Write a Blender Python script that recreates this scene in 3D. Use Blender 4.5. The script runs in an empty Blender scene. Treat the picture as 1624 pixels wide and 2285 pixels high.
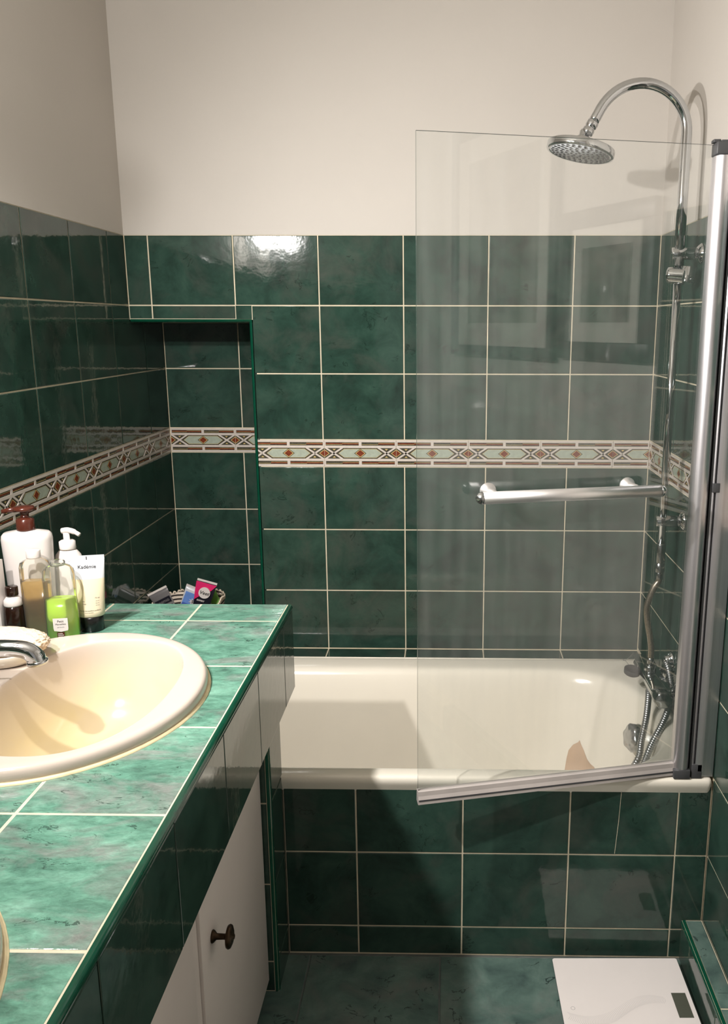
import bpy, bmesh, math, random
import numpy as np
from mathutils import Vector, Matrix
from mathutils.bvhtree import BVHTree
random.seed(7)
PI = math.pi
scene = bpy.context.scene
COL = scene.collection

# ------------------------------------------------------------------ camera
CX, CY, CZ = 0.9570, -2.6395, 1.4981
YAW, PITCH, ROLL, FPX, PPX, PPY = 0.0157, 0.2266, -0.0017, 1927.5, 971.72, 1169.17
cy, sy, cp, sp, cr, sr = math.cos(YAW), math.sin(YAW), math.cos(PITCH), math.sin(PITCH), math.cos(ROLL), math.sin(ROLL)
fw = Vector((-sy * cp, cy * cp, -sp)); rt = Vector((cy, sy, 0)); dn = fw.cross(rt)
r2 = cr * rt + sr * dn; d2 = -sr * rt + cr * dn
cam = bpy.data.objects.new('camera', bpy.data.cameras.new('camera')); COL.objects.link(cam)
cam.matrix_world = Matrix(((r2.x, -d2.x, -fw.x, CX), (r2.y, -d2.y, -fw.y, CY), (r2.z, -d2.z, -fw.z, CZ), (0, 0, 0, 1)))
cam.data.sensor_fit = 'HORIZONTAL'; cam.data.sensor_width = 36.0
cam.data.lens = FPX * 36.0 / 1624.0
cam.data.shift_x = (812 - PPX) / 1624.0; cam.data.shift_y = (PPY - 1142.5) / 1624.0
cam.data.clip_start = 0.02
scene.camera = cam
# ------------------------------------------------------------------ world, lights, exposure
w = bpy.data.worlds.new('world'); scene.world = w; w.use_nodes = True
w.node_tree.nodes['Background'].inputs[0].default_value = (0.9, 0.85, 0.8, 1)
w.node_tree.nodes['Background'].inputs[1].default_value = 0.40
LAMPS = [(0.110, -1.50, 1.890), (0.120, -1.97, 1.925)]
LAMP_W = 72.0
FILL_W = 18.0
LAMP_DIR = (0.62, 0.62, -0.48)
LAMP_COL = (1.0, 0.965, 0.925)
scene.view_settings.view_transform = 'Standard'; scene.view_settings.look = 'None'
scene.view_settings.gamma = 1.0; scene.view_settings.use_curve_mapping = False
scene.view_settings.exposure = 0.0
for i, p in enumerate(LAMPS):
    L = bpy.data.lights.new('mirror_spot_light', 'SPOT'); L.energy = LAMP_W; L.color = LAMP_COL; L.shadow_soft_size = 0.018
    L.spot_size = math.radians(124); L.spot_blend = 1.0
    o = bpy.data.objects.new('mirror_spot_light', L); COL.objects.link(o); o.location = p
    o.rotation_euler = Vector(LAMP_DIR).to_track_quat('-Z', 'Y').to_euler()
    L = bpy.data.lights.new('mirror_fill_light', 'POINT'); L.energy = FILL_W; L.color = LAMP_COL; L.shadow_soft_size = 0.022    # added fill at each bulb, lifting the upper and left walls
    o = bpy.data.objects.new('mirror_fill_light', L); COL.objects.link(o); o.location = p

# ------------------------------------------------------------------ materials
def lin(c):
    return tuple(((x / 255) / 12.92 if x / 255 <= 0.04045 else ((x / 255 + 0.055) / 1.055) ** 2.4) for x in c) + (1.0,)
def newmat(name):
    m = bpy.data.materials.new(name); m.use_nodes = True
    return m, m.node_tree.nodes, m.node_tree.links, m.node_tree.nodes['Principled BSDF']
def plain(name, rgb, rough=0.5, metal=0.0, noise=0.06, nscale=20, bump=0.0, bscale=60, trans=0.0, coat=0.0, spec=0.5, stretch=None):
    m, N, K, b = newmat(name)
    tc = N.new('ShaderNodeTexCoord'); src = tc.outputs['Object']
    if stretch:
        mp = N.new('ShaderNodeMapping'); mp.inputs['Scale'].default_value = stretch; K.new(src, mp.inputs[0]); src = mp.outputs[0]
    n = N.new('ShaderNodeTexNoise'); n.inputs['Scale'].default_value = nscale; n.inputs['Detail'].default_value = 4; K.new(src, n.inputs['Vector'])
    r = N.new('ShaderNodeValToRGB'); c = lin(rgb)
    r.color_ramp.elements[0].position = .3; r.color_ramp.elements[1].position = .7
    r.color_ramp.elements[0].color = tuple(x * (1 - noise) for x in c[:3]) + (1,)
    r.color_ramp.elements[1].color = tuple(min(1, x * (1 + noise)) for x in c[:3]) + (1,)
    K.new(n.outputs[0], r.inputs[0]); K.new(r.outputs[0], b.inputs['Base Color'])
    b.inputs['Roughness'].default_value = rough; b.inputs['Metallic'].default_value = metal
    b.inputs['Transmission Weight'].default_value = trans; b.inputs['Coat Weight'].default_value = coat
    b.inputs['Specular IOR Level'].default_value = spec
    if bump:
        n2 = N.new('ShaderNodeTexNoise'); n2.inputs['Scale'].default_value = bscale; n2.inputs['Detail'].default_value = 3; K.new(src, n2.inputs['Vector'])
        bp = N.new('ShaderNodeBump'); bp.inputs['Strength'].default_value = bump; bp.inputs['Distance'].default_value = 0.002
        K.new(n2.outputs[0], bp.inputs['Height']); K.new(bp.outputs[0], b.inputs['Normal'])
    return m
def tilemat(name, dark, mid, light, warm, rough=0.06, wav=0.022, wscale=42, vein=0.5, stretch=(1, 1, 1), fine=0.0, warmth=.75, grain=0.0):
    """glazed mottled tile: cloudy colour, thin dark veins, slightly wavy glaze; every tile is shifted by its own random value"""
    m, N, K, b = newmat(name)
    tc = N.new('ShaderNodeTexCoord'); oi = N.new('ShaderNodeObjectInfo')
    sc = N.new('ShaderNodeMath'); sc.operation = 'MULTIPLY'; sc.inputs[1].default_value = 37.0; K.new(oi.outputs['Random'], sc.inputs[0])
    mp = N.new('ShaderNodeMapping'); mp.inputs['Scale'].default_value = stretch; K.new(tc.outputs['Object'], mp.inputs[0])
    ad = N.new('ShaderNodeVectorMath'); ad.operation = 'ADD'; K.new(mp.outputs[0], ad.inputs[0]); K.new(sc.outputs[0], ad.inputs[1])
    def noise(scale, det, rough_=.6, dist=0.0):
        n = N.new('ShaderNodeTexNoise'); n.inputs['Scale'].default_value = scale; n.inputs['Detail'].default_value = det
        n.inputs['Roughness'].default_value = rough_; n.inputs['Distortion'].default_value = dist; K.new(ad.outputs[0], n.inputs['Vector']); return n
    n1 = noise(11, 8, .65, .4)
    r1 = N.new('ShaderNodeValToRGB'); e = r1.color_ramp.elements
    e[0].position = .30; e[0].color = lin(dark); e[1].position = .72; e[1].color = lin(light)
    x = e.new(.5); x.color = lin(mid)
    K.new(n1.outputs[0], r1.inputs[0])
    n2 = noise(6, 6, .6, .8)
    r2_ = N.new('ShaderNodeValToRGB'); r2_.color_ramp.elements[0].position = .5; r2_.color_ramp.elements[1].position = .68
    K.new(n2.outputs[0], r2_.inputs[0])
    mx = N.new('ShaderNodeMixRGB'); mx.inputs[2].default_value = lin(warm); K.new(r1.outputs[0], mx.inputs[1])
    mm = N.new('ShaderNodeMath'); mm.operation = 'MULTIPLY'; mm.inputs[1].default_value = warmth; K.new(r2_.outputs[0], mm.inputs[0]); K.new(mm.outputs[0], mx.inputs[0])
    if grain:
        ng = noise(42, 6, .75, .5); rg = N.new('ShaderNodeMapRange'); rg.inputs[1].default_value = .3; rg.inputs[2].default_value = .7; rg.inputs[3].default_value = 1 - grain; rg.inputs[4].default_value = 1 + grain
        K.new(ng.outputs[0], rg.inputs[0]); vm = N.new('ShaderNodeVectorMath'); vm.operation = 'SCALE'; K.new(mx.outputs[0], vm.inputs[0]); K.new(rg.outputs[0], vm.inputs['Scale']); mx = vm
    # thin veins where a distorted noise crosses 0.5, only in patches
    n3 = noise(9, 5, .6, 1.6)
    s1 = N.new('ShaderNodeMath'); s1.operation = 'SUBTRACT'; s1.inputs[1].default_value = .5; K.new(n3.outputs[0], s1.inputs[0])
    s2 = N.new('ShaderNodeMath'); s2.operation = 'ABSOLUTE'; K.new(s1.outputs[0], s2.inputs[0])
    s3 = N.new('ShaderNodeMath'); s3.operation = 'LESS_THAN'; s3.inputs[1].default_value = .010; K.new(s2.outputs[0], s3.inputs[0])
    n4 = noise(14, 2)
    s4 = N.new('ShaderNodeMath'); s4.operation = 'GREATER_THAN'; s4.inputs[1].default_value = .60; K.new(n4.outputs[0], s4.inputs[0])
    s5 = N.new('ShaderNodeMath'); s5.operation = 'MULTIPLY'; K.new(s3.outputs[0], s5.inputs[0]); K.new(s4.outputs[0], s5.inputs[1])
    s6 = N.new('ShaderNodeMath'); s6.operation = 'MULTIPLY'; s6.inputs[1].default_value = vein; K.new(s5.outputs[0], s6.inputs[0])
    mv = N.new('ShaderNodeMixRGB'); mv.inputs[2].default_value = tuple(v * .35 for v in lin(dark)[:3]) + (1,); K.new(mx.outputs[0], mv.inputs[1]); K.new(s6.outputs[0], mv.inputs[0])
    K.new(mv.outputs[0], b.inputs['Base Color'])
    b.inputs['Roughness'].default_value = rough
    nb = noise(wscale, 2, .5)
    bp = N.new('ShaderNodeBump'); bp.inputs['Strength'].default_value = wav; bp.inputs['Distance'].default_value = 0.01
    h = nb.outputs[0]
    if fine:
        nf = noise(70, 4, .6, .6); a2 = N.new('ShaderNodeMath'); a2.operation = 'MULTIPLY_ADD'; a2.inputs[1].default_value = fine
        K.new(nf.outputs[0], a2.inputs[0]); K.new(h, a2.inputs[2]); h = a2.outputs[0]
    K.new(h, bp.inputs['Height']); K.new(bp.outputs[0], b.inputs['Normal'])
    return m
M = {}
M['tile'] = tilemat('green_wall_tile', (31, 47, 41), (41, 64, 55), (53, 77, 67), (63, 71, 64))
M['ctile'] = tilemat('lighter_counter_tile', (70, 101, 89), (94, 138, 120), (124, 166, 148), (126, 129, 125), rough=0.09, wav=.06, wscale=40, vein=.7, stretch=(1, 2.0, 1), fine=.4, warmth=.95, grain=.34)  # lighter and grainier than the wall tile
M['ftile'] = tilemat('dark_floor_tile', (64, 82, 79), (86, 108, 101), (110, 131, 123), (108, 112, 108), rough=0.28, wav=.05, wscale=30, vein=.8)
M['trim'] = plain('deep_green_glazed_trim', (10, 66, 48), .10, noise=.15, nscale=30)
M['grout'] = plain('cream_grout', (205, 194, 170), .85, noise=.10, nscale=25, bump=.2, bscale=300)
M['fgrout'] = plain('grey_floor_grout', (92, 100, 97), .9, noise=.15, nscale=30)
M['paint'] = plain('warm_white_wall_paint', (195, 189, 182), .75, noise=.012, nscale=5, bump=.05, bscale=220)
M['ceilpaint'] = plain('ceiling_paint', (236, 230, 222), .8, noise=.01)
M['enamel'] = plain('cream_bath_enamel', (235, 228, 214), .16, noise=.02, nscale=6, spec=.5)
M['ceramic'] = plain('cream_basin_ceramic', (243, 228, 208), .12, noise=.015, nscale=8)
M['white'] = plain('white_ceramic', (222, 213, 198), .15, noise=.02)
M['chrome'] = plain('polished_chrome', (200, 202, 204), .07, 1.0, noise=.02)
M['dullchrome'] = plain('limescaled_chrome', (170, 172, 172), .22, 1.0, noise=.12, nscale=60)
M['alu'] = plain('brushed_aluminium', (214, 211, 214), .38, 1.0, noise=.05, nscale=6, stretch=(60, 60, 1))
M['alubar'] = plain('brushed_aluminium_bar', (222, 220, 219), .45, 1.0, noise=.05, nscale=6)
M['grey'] = plain('dark_grey_plastic', (66, 66, 68), .5)
M['black'] = plain('black_plastic', (14, 14, 15), .25)
M['strip'] = plain('greyish_translucent_vinyl', (176, 168, 164), .35, noise=.12, nscale=12)
M['rubber'] = plain('dark_rubber', (40, 40, 40), .6)
M['door'] = plain('white_lacquered_door', (214, 205, 199), .42, noise=.02, nscale=10)
M['bronze'] = plain('aged_bronze', (62, 48, 34), .35, .9, noise=.3, nscale=60)
M['dark'] = plain('dark_recess', (30, 28, 26), .9)
M['bl_white'] = plain('listello_white_glaze', (200, 190, 182), .2, noise=.05, nscale=60)
M['bl_dark'] = plain('listello_dark_glaze', (70, 66, 54), .25, noise=.35, nscale=180)
M['bl_red'] = plain('listello_red_brown_glaze', (112, 50, 30), .2, noise=.25, nscale=120)
M['bl_green'] = plain('listello_pale_green_glaze', (160, 168, 154), .18, noise=.10, nscale=80)
M['bl_gold'] = plain('listello_gold_line', (196, 172, 112), .3, noise=.1, nscale=60)
M['pl_white'] = plain('white_plastic', (214, 206, 202), .3, noise=.015)
M['pl_brown'] = plain('brown_plastic', (74, 34, 24), .2, noise=.05)
M['cream'] = plain('cream_tube_plastic', (222, 208, 180), .3, noise=.02)
M['palegrey'] = plain('pale_bluish_tube_plastic', (206, 208, 213), .3, noise=.015)
M['lime'] = plain('lime_green_liquid', (196, 236, 76), .15, noise=.04, nscale=30)
M['olive'] = plain('olive_amber_liquid', (186, 150, 84), .15, noise=.15, nscale=14, stretch=(1, 1, 2))
M['darkbrown'] = plain('dark_brown_bottle', (34, 18, 12), .12, noise=.1)
M['sponge'] = plain('peach_sponge', (232, 208, 182), .95, noise=.10, nscale=90, bump=1.0, bscale=220)
M['pink'] = plain('magenta_print', (204, 36, 98), .3, noise=.04)
M['navy'] = plain('black_navy_print', (26, 26, 36), .3, noise=.04)
M['silver'] = plain('silver_grey_tube', (118, 115, 116), .35, .3, noise=.06)
M['blue'] = plain('blue_print', (104, 140, 206), .3, noise=.10, nscale=50)
M['blue2'] = plain('deep_blue_print', (74, 96, 176), .3, noise=.10, nscale=50)
M['leafgreen'] = plain('fresh_green_print', (122, 180, 84), .3, noise=.10, nscale=50)
M['print'] = plain('black_print', (30, 30, 32), .5)
M['greyprint'] = plain('grey_print', (120, 118, 120), .5)
M['faintprint'] = plain('faint_grey_print', (176, 172, 172), .5)
M['lcd'] = plain('grey_lcd_screen', (84, 86, 76), .12, noise=.05)
M['scalewhite'] = plain('white_backpainted_glass', (232, 225, 222), .14, noise=.01)
M['enamelgap'] = plain('bare_tan_patch', (190, 160, 132), .55, noise=.05, nscale=40)
M['silicone'] = plain('yellowed_silicone', (226, 210, 170), .45, noise=.12, nscale=40)
M['wsilicone'] = plain('white_silicone', (226, 218, 204), .45, noise=.10, nscale=40)
M['frame'] = plain('dark_picture_frame', (40, 34, 30), .4, noise=.1)
M['matboard'] = plain('picture_mat_board', (214, 208, 198), .8, noise=.02)
M['art'] = plain('faded_print_paper', (150, 142, 132), .8, noise=.4, nscale=9)
M['cotton'] = plain('cream_cotton', (222, 206, 186), .9, noise=.06, nscale=120, bump=.5, bscale=260)
M['hose'] = plain('steel_hose', (168, 168, 170), .36, 1.0, noise=.05)
M['braid'] = plain('braided_steel_hose', (158, 148, 134), .35, .9, noise=.2, nscale=300)
def stripes():
    m, N, K, b = newmat('striped_cotton'); tc = N.new('ShaderNodeTexCoord')
    wv = N.new('ShaderNodeTexWave'); wv.bands_direction = 'Z'; wv.inputs['Scale'].default_value = 24; wv.inputs['Distortion'].default_value = .6
    K.new(tc.outputs['Object'], wv.inputs['Vector']); r = N.new('ShaderNodeValToRGB'); r.color_ramp.interpolation = 'CONSTANT'
    r.color_ramp.elements[0].color = lin((48, 42, 40)); r.color_ramp.elements[1].position = .36; r.color_ramp.elements[1].color = lin((218, 204, 188))
    K.new(wv.outputs[0], r.inputs[0]); K.new(r.outputs[0], b.inputs['Base Color']); b.inputs['Roughness'].default_value = .9
    return m
M['stripes'] = stripes()
def thin_clear(name, tint, ior=1.45, haze=0.05, hazecol=(.8, .8, .78, 1), rough=.02, streak=False):
    """thin clear sheet: straight-through light, Fresnel reflection, a little scattering from dried-on scale"""
    m, N, K, b = newmat(name); N.remove(b); out = N['Material Output']
    t = N.new('ShaderNodeBsdfTransparent'); t.inputs[0].default_value = tint
    g = N.new('ShaderNodeBsdfGlossy'); g.inputs['Roughness'].default_value = rough; g.inputs[0].default_value = (1, 1, 1, 1)
    f = N.new('ShaderNodeFresnel'); f.inputs['IOR'].default_value = ior
    x = N.new('ShaderNodeMixShader'); K.new(f.outputs[0], x.inputs[0]); K.new(t.outputs[0], x.inputs[1]); K.new(g.outputs[0], x.inputs[2])
    d = N.new('ShaderNodeBsdfDiffuse'); d.inputs[0].default_value = hazecol
    y = N.new('ShaderNodeMixShader'); K.new(x.outputs[0], y.inputs[1]); K.new(d.outputs[0], y.inputs[2])
    if streak:
        tc = N.new('ShaderNodeTexCoord'); mp = N.new('ShaderNodeMapping'); mp.inputs['Scale'].default_value = (14, 14, 1.2)
        n = N.new('ShaderNodeTexNoise'); n.inputs['Scale'].default_value = 3; n.inputs['Detail'].default_value = 6
        r = N.new('ShaderNodeMapRange'); r.inputs[1].default_value = .35; r.inputs[2].default_value = .7; r.inputs[3].default_value = haze * .6; r.inputs[4].default_value = haze * 1.6
        K.new(tc.outputs['Object'], mp.inputs[0]); K.new(mp.outputs[0], n.inputs['Vector']); K.new(n.outputs[0], r.inputs[0]); K.new(r.outputs[0], y.inputs[0])
    else:
        y.inputs[0].default_value = haze
    K.new(y.outputs[0], out.inputs['Surface'])
    return m
M['glass'] = thin_clear('shower_glass', (.972, .978, .974, 1), ior=1.5, haze=.024, streak=True)
M['glassedge'] = plain('glass_edge', (58, 70, 64), .15)
M['clear'] = thin_clear('clear_plastic', (.985, .985, .96, 1), ior=1.3, haze=.05, hazecol=(.9, .9, .84, 1))
# basin: the bowl is yellowed by limescale in irregular patches
def basinmat():
    m, N, K, b = newmat('yellowed_basin_ceramic'); tc = N.new('ShaderNodeTexCoord'); sx = N.new('ShaderNodeSeparateXYZ'); K.new(tc.outputs['Object'], sx.inputs[0])
    mr = N.new('ShaderNodeMapRange'); mr.inputs[1].default_value = .012; mr.inputs[2].default_value = -.09; K.new(sx.outputs[2], mr.inputs[0])
    n = N.new('ShaderNodeTexNoise'); n.inputs['Scale'].default_value = 9; n.inputs['Detail'].default_value = 3; n.inputs['Distortion'].default_value = 1.2; K.new(tc.outputs['Object'], n.inputs['Vector'])
    r = N.new('ShaderNodeMapRange'); r.inputs[1].default_value = .4; r.inputs[2].default_value = .6; r.inputs[3].default_value = .75; r.inputs[4].default_value = 1.0; K.new(n.outputs[0], r.inputs[0])
    mu = N.new('ShaderNodeMath'); mu.operation = 'MULTIPLY'; K.new(mr.outputs[0], mu.inputs[0]); K.new(r.outputs[0], mu.inputs[1])
    mx = N.new('ShaderNodeMixRGB'); mx.inputs[1].default_value = lin((198, 185, 174)); mx.inputs[2].default_value = lin((206, 189, 150)); K.new(mu.outputs[0], mx.inputs[0])
    K.new(mx.outputs[0], b.inputs['Base Color']); b.inputs['Roughness'].default_value = .13
    return m
M['basin'] = basinmat()

# ------------------------------------------------------------------ builders
def tag(o, label=None, cat=None, group=None, kind=None):
    if label: o['label'] = label
    if cat: o['category'] = cat
    if group: o['group'] = group
    if kind: o['kind'] = kind
    return o
def empty(name, loc, label, cat, rot=None, group=None):
    o = bpy.data.objects.new(name, None); COL.objects.link(o); o.location = loc; o.empty_display_size = .03
    if rot is not None: o.rotation_euler = rot
    return tag(o, label, cat, group)
class MB:
    def __init__(self): self.v = []; self.f = []; self.m = []; self.s = []
    def add(self, vs, fs, mi=0, smooth=False, mat=None):
        b = len(self.v)
        for p in vs:
            p = Vector(p); self.v.append(mat @ p if mat else p)
        for f in fs: self.f.append([b + i for i in f]); self.m.append(mi); self.s.append(smooth)
        return self
    def box(self, x0, x1, y0, y1, z0, z1, mi=0, bev=0.0, mat=None):
        if bev <= 0:
            vs = [(x, y, z) for z in (z0, z1) for y in (y0, y1) for x in (x0, x1)]
            return self.add(vs, [(0, 2, 3, 1), (4, 5, 7, 6), (0, 1, 5, 4), (2, 6, 7, 3), (0, 4, 6, 2), (1, 3, 7, 5)], mi, mat=mat)
        bm = bmesh.new(); bmesh.ops.create_cube(bm, size=1)
        for v in bm.verts: v.co = Vector(((x0 + x1) / 2 + v.co.x * (x1 - x0), (y0 + y1) / 2 + v.co.y * (y1 - y0), (z0 + z1) / 2 + v.co.z * (z1 - z0)))
        bmesh.ops.bevel(bm, geom=list(bm.edges), offset=bev, segments=2, affect='EDGES', profile=.5)
        bm.verts.index_update()
        self.add([v.co.copy() for v in bm.verts], [[v.index for v in f.verts] for f in bm.faces], mi, True, mat); bm.free(); return self
    def rings(self, rings, mi=0, closed=True, cap0=False, cap1=False, smooth=True, mat=None):
        n = len(rings[0]); vs = [p for r in rings for p in r]; fs = []
        for k in range(len(rings) - 1):
            for i in range(n if closed else n - 1):
                j = (i + 1) % n; fs.append((k * n + i, k * n + j, (k + 1) * n + j, (k + 1) * n + i))
        if cap0: fs.append(tuple(range(n - 1, -1, -1)))
        if cap1: fs.append(tuple((len(rings) - 1) * n + i for i in range(n)))
        return self.add(vs, fs, mi, smooth, mat)
    def lathe(self, prof, n=24, mi=0, mat=None, sx=1, sy=1, cap=True):
        rr = [[(r * sx * math.cos(2 * PI * i / n), r * sy * math.sin(2 * PI * i / n), z) for i in range(n)] for r, z in prof]
        return self.rings(rr, mi, True, cap, cap, True, mat)
    def tube(self, pts, rad, n=12, mi=0, cap=True, mat=None):
        P = [Vector(p) for p in pts]; k = len(P); rr = rad if isinstance(rad, (list, tuple)) else [rad] * k
        T = [(P[min(i + 1, k - 1)] - P[max(i - 1, 0)]).normalized() for i in range(k)]
        up = Vector((0, 0, 1)) if abs(T[0].z) < .9 else Vector((1, 0, 0))
        a = T[0].cross(up).normalized(); R = []
        for i in range(k):
            a = (a - T[i] * a.dot(T[i])).normalized(); b = T[i].cross(a)
            R.append([tuple(P[i] + rr[i] * (math.cos(2 * PI * j / n) * a + math.sin(2 * PI * j / n) * b)) for j in range(n)])
        return self.rings(R, mi, True, cap, cap, True, mat)
    def build(self, name, mats, parent=None, world=True, shade=None):
        if not isinstance(mats, (list, tuple)): mats = [mats]
        off = Vector((0, 0, 0)); q_ = parent
        while world and q_ is not None: off = off + q_.location; q_ = q_.parent
        me = bpy.data.meshes.new(name); me.from_pydata([tuple(p - off) for p in self.v], [], self.f)
        for mm in mats: me.materials.append(M[mm])
        me.polygons.foreach_set('material_index', self.m); me.polygons.foreach_set('use_smooth', self.s); me.update()
        bm = bmesh.new(); bm.from_mesh(me); bmesh.ops.recalc_face_normals(bm, faces=bm.faces); bm.to_mesh(me); bm.free()
        o = bpy.data.objects.new(name, me); COL.objects.link(o); o.parent = parent
        return o
def axis_mat(p, d, up=(0, 0, 1)):
    """local +Z along d at p"""
    z = Vector(d).normalized(); u = Vector(up)
    if abs(z.dot(u)) > .95: u = Vector((1, 0, 0))
    x = u.cross(z).normalized(); y = z.cross(x)
    return Matrix(((x.x, y.x, z.x, p[0]), (x.y, y.y, z.y, p[1]), (x.z, y.z, z.z, p[2]), (0, 0, 0, 1)))
def frame_mat(p, u, v):
    u = Vector(u).normalized(); v = Vector(v).normalized(); n = u.cross(v)
    return Matrix(((u.x, v.x, n.x, p[0]), (u.y, v.y, n.y, p[1]), (u.z, v.z, n.z, p[2]), (0, 0, 0, 1)))
def spline(pts, n):
    P = [Vector(p) for p in pts]; P = [2 * P[0] - P[1]] + P + [2 * P[-1] - P[-2]]; out = []
    segs = len(P) - 3
    for i in range(segs):
        for k in range(n):
            t = k / n; a, b, c, d = P[i:i + 4]
            out.append(.5 * ((2 * b) + (c - a) * t + (2 * a - 5 * b + 4 * c - d) * t * t + (3 * b - 3 * c + d - a) * t ** 3))
    out.append(P[-2]); return out
def sharpen(o, ang=40):
    m = o.data; bm = bmesh.new(); bm.from_mesh(m)
    for e in bm.edges:
        if len(e.link_faces) == 2 and e.calc_face_angle(0) > math.radians(ang): e.smooth = False
    for f in bm.faces: f.smooth = True
    bm.to_mesh(m); bm.free(); return o
def subsurf(o, lv=2):
    md = o.modifiers.new('smooth', 'SUBSURF'); md.levels = lv; md.render_levels = lv; return o
def text(s, size, mat4, mat, parent, name='lettering', shear=0.0, sx=1.0, bold=0.0):
    cu = bpy.data.curves.new('txt', 'FONT'); cu.body = s; cu.size = size; cu.align_x = 'CENTER'; cu.align_y = 'CENTER'; cu.shear = shear
    cu.extrude = size * .005; cu.offset = bold; cu.resolution_u = 3
    t = bpy.data.objects.new('txt', cu); COL.objects.link(t)
    dg = bpy.context.evaluated_depsgraph_get(); me = bpy.data.meshes.new_from_object(t.evaluated_get(dg))
    bpy.data.objects.remove(t); bpy.data.curves.remove(cu)
    me.transform(mat4 @ Matrix.Diagonal((sx, 1, 1, 1))); me.materials.clear(); me.materials.append(M[mat]); me.name = name
    o = bpy.data.objects.new(name, me); COL.objects.link(o); o.parent = parent; return o

TILE_CACHE = {}
GAP = 0.0038
def tile_mesh(wd, ht, mat, th=0.007, bev=0.0016):
    key = (round(wd, 4), round(ht, 4), mat, th)
    if key in TILE_CACHE: return TILE_CACHE[key]
    a, b = wd / 2, ht / 2; bev = min(bev, a * .4, b * .4)
    loops = [(a, b, -th), (a, b, -.0009), (a - bev * .45, b - bev * .45, -.00025), (a - bev, b - bev, 0)]
    vs = []
    for (x, y, z) in loops: vs += [(-x, -y, z), (x, -y, z), (x, y, z), (-x, y, z)]
    fs = []
    for k in range(3):
        for i in range(4):
            j = (i + 1) % 4; fs.append((k * 4 + i, k * 4 + j, k * 4 + 4 + j, k * 4 + 4 + i))
    fs.append((12, 13, 14, 15)); fs.append((3, 2, 1, 0))
    me = bpy.data.meshes.new('tile'); me.from_pydata(vs, [], fs); me.materials.append(M[mat]); me.update()
    TILE_CACHE[key] = me; return me
def tile(parent, o, u, v, u0, u1, v0, v1, mat='tile', gap=GAP, name='tile', th=.007):
    """a tile whose face lies in the plane o + s*u + t*v, facing u x v"""
    u = Vector(u); v = Vector(v); o = Vector(o)
    ob = bpy.data.objects.new(name, tile_mesh(u1 - u0 - gap, v1 - v0 - gap, mat, th)); COL.objects.link(ob)
    c = o + u * (u0 + u1) / 2 + v * (v0 + v1) / 2
    mw = frame_mat(c, u, v)
    ob.parent = parent
    ob.matrix_local = Matrix.Translation(-parent.location) @ mw
    return ob
def tiles(parent, o, u, v, us, vs, mat='tile', gap=GAP, skip=None, th=.007):
    for i in range(len(us) - 1):
        for j in range(len(vs) - 1):
            if us[i + 1] - us[i] < .006 or vs[j + 1] - vs[j] < .006: continue
            if skip and skip((us[i] + us[i + 1]) / 2, (vs[j] + vs[j + 1]) / 2): continue
            tile(parent, o, u, v, us[i], us[i + 1], vs[j], vs[j + 1], mat, gap, th=th)

# ------------------------------------------------------------------ dimensions
XR = 1.569; YN = 0.301; CEIL = 2.55; YREAR = -2.95
TOPT = 1.7532
ROWS_LO = [0.0, .0797, .2797, .4733]           # below the bath ledge
ROWS = [.4733, .6696, .8696, 1.0696]             # up to the border
BT0, BT1 = 1.0696, 1.1532                        # border band
ROWS_UP = [1.1532, 1.3532, 1.5532, TOPT]
C0 = .0693                                       # first vertical joint on the back wall
NX, NZ = .366, 1.5039                            # niche opening
ZC = .8793                                       # counter top
YP = -.823                                       # bath panel face

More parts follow.
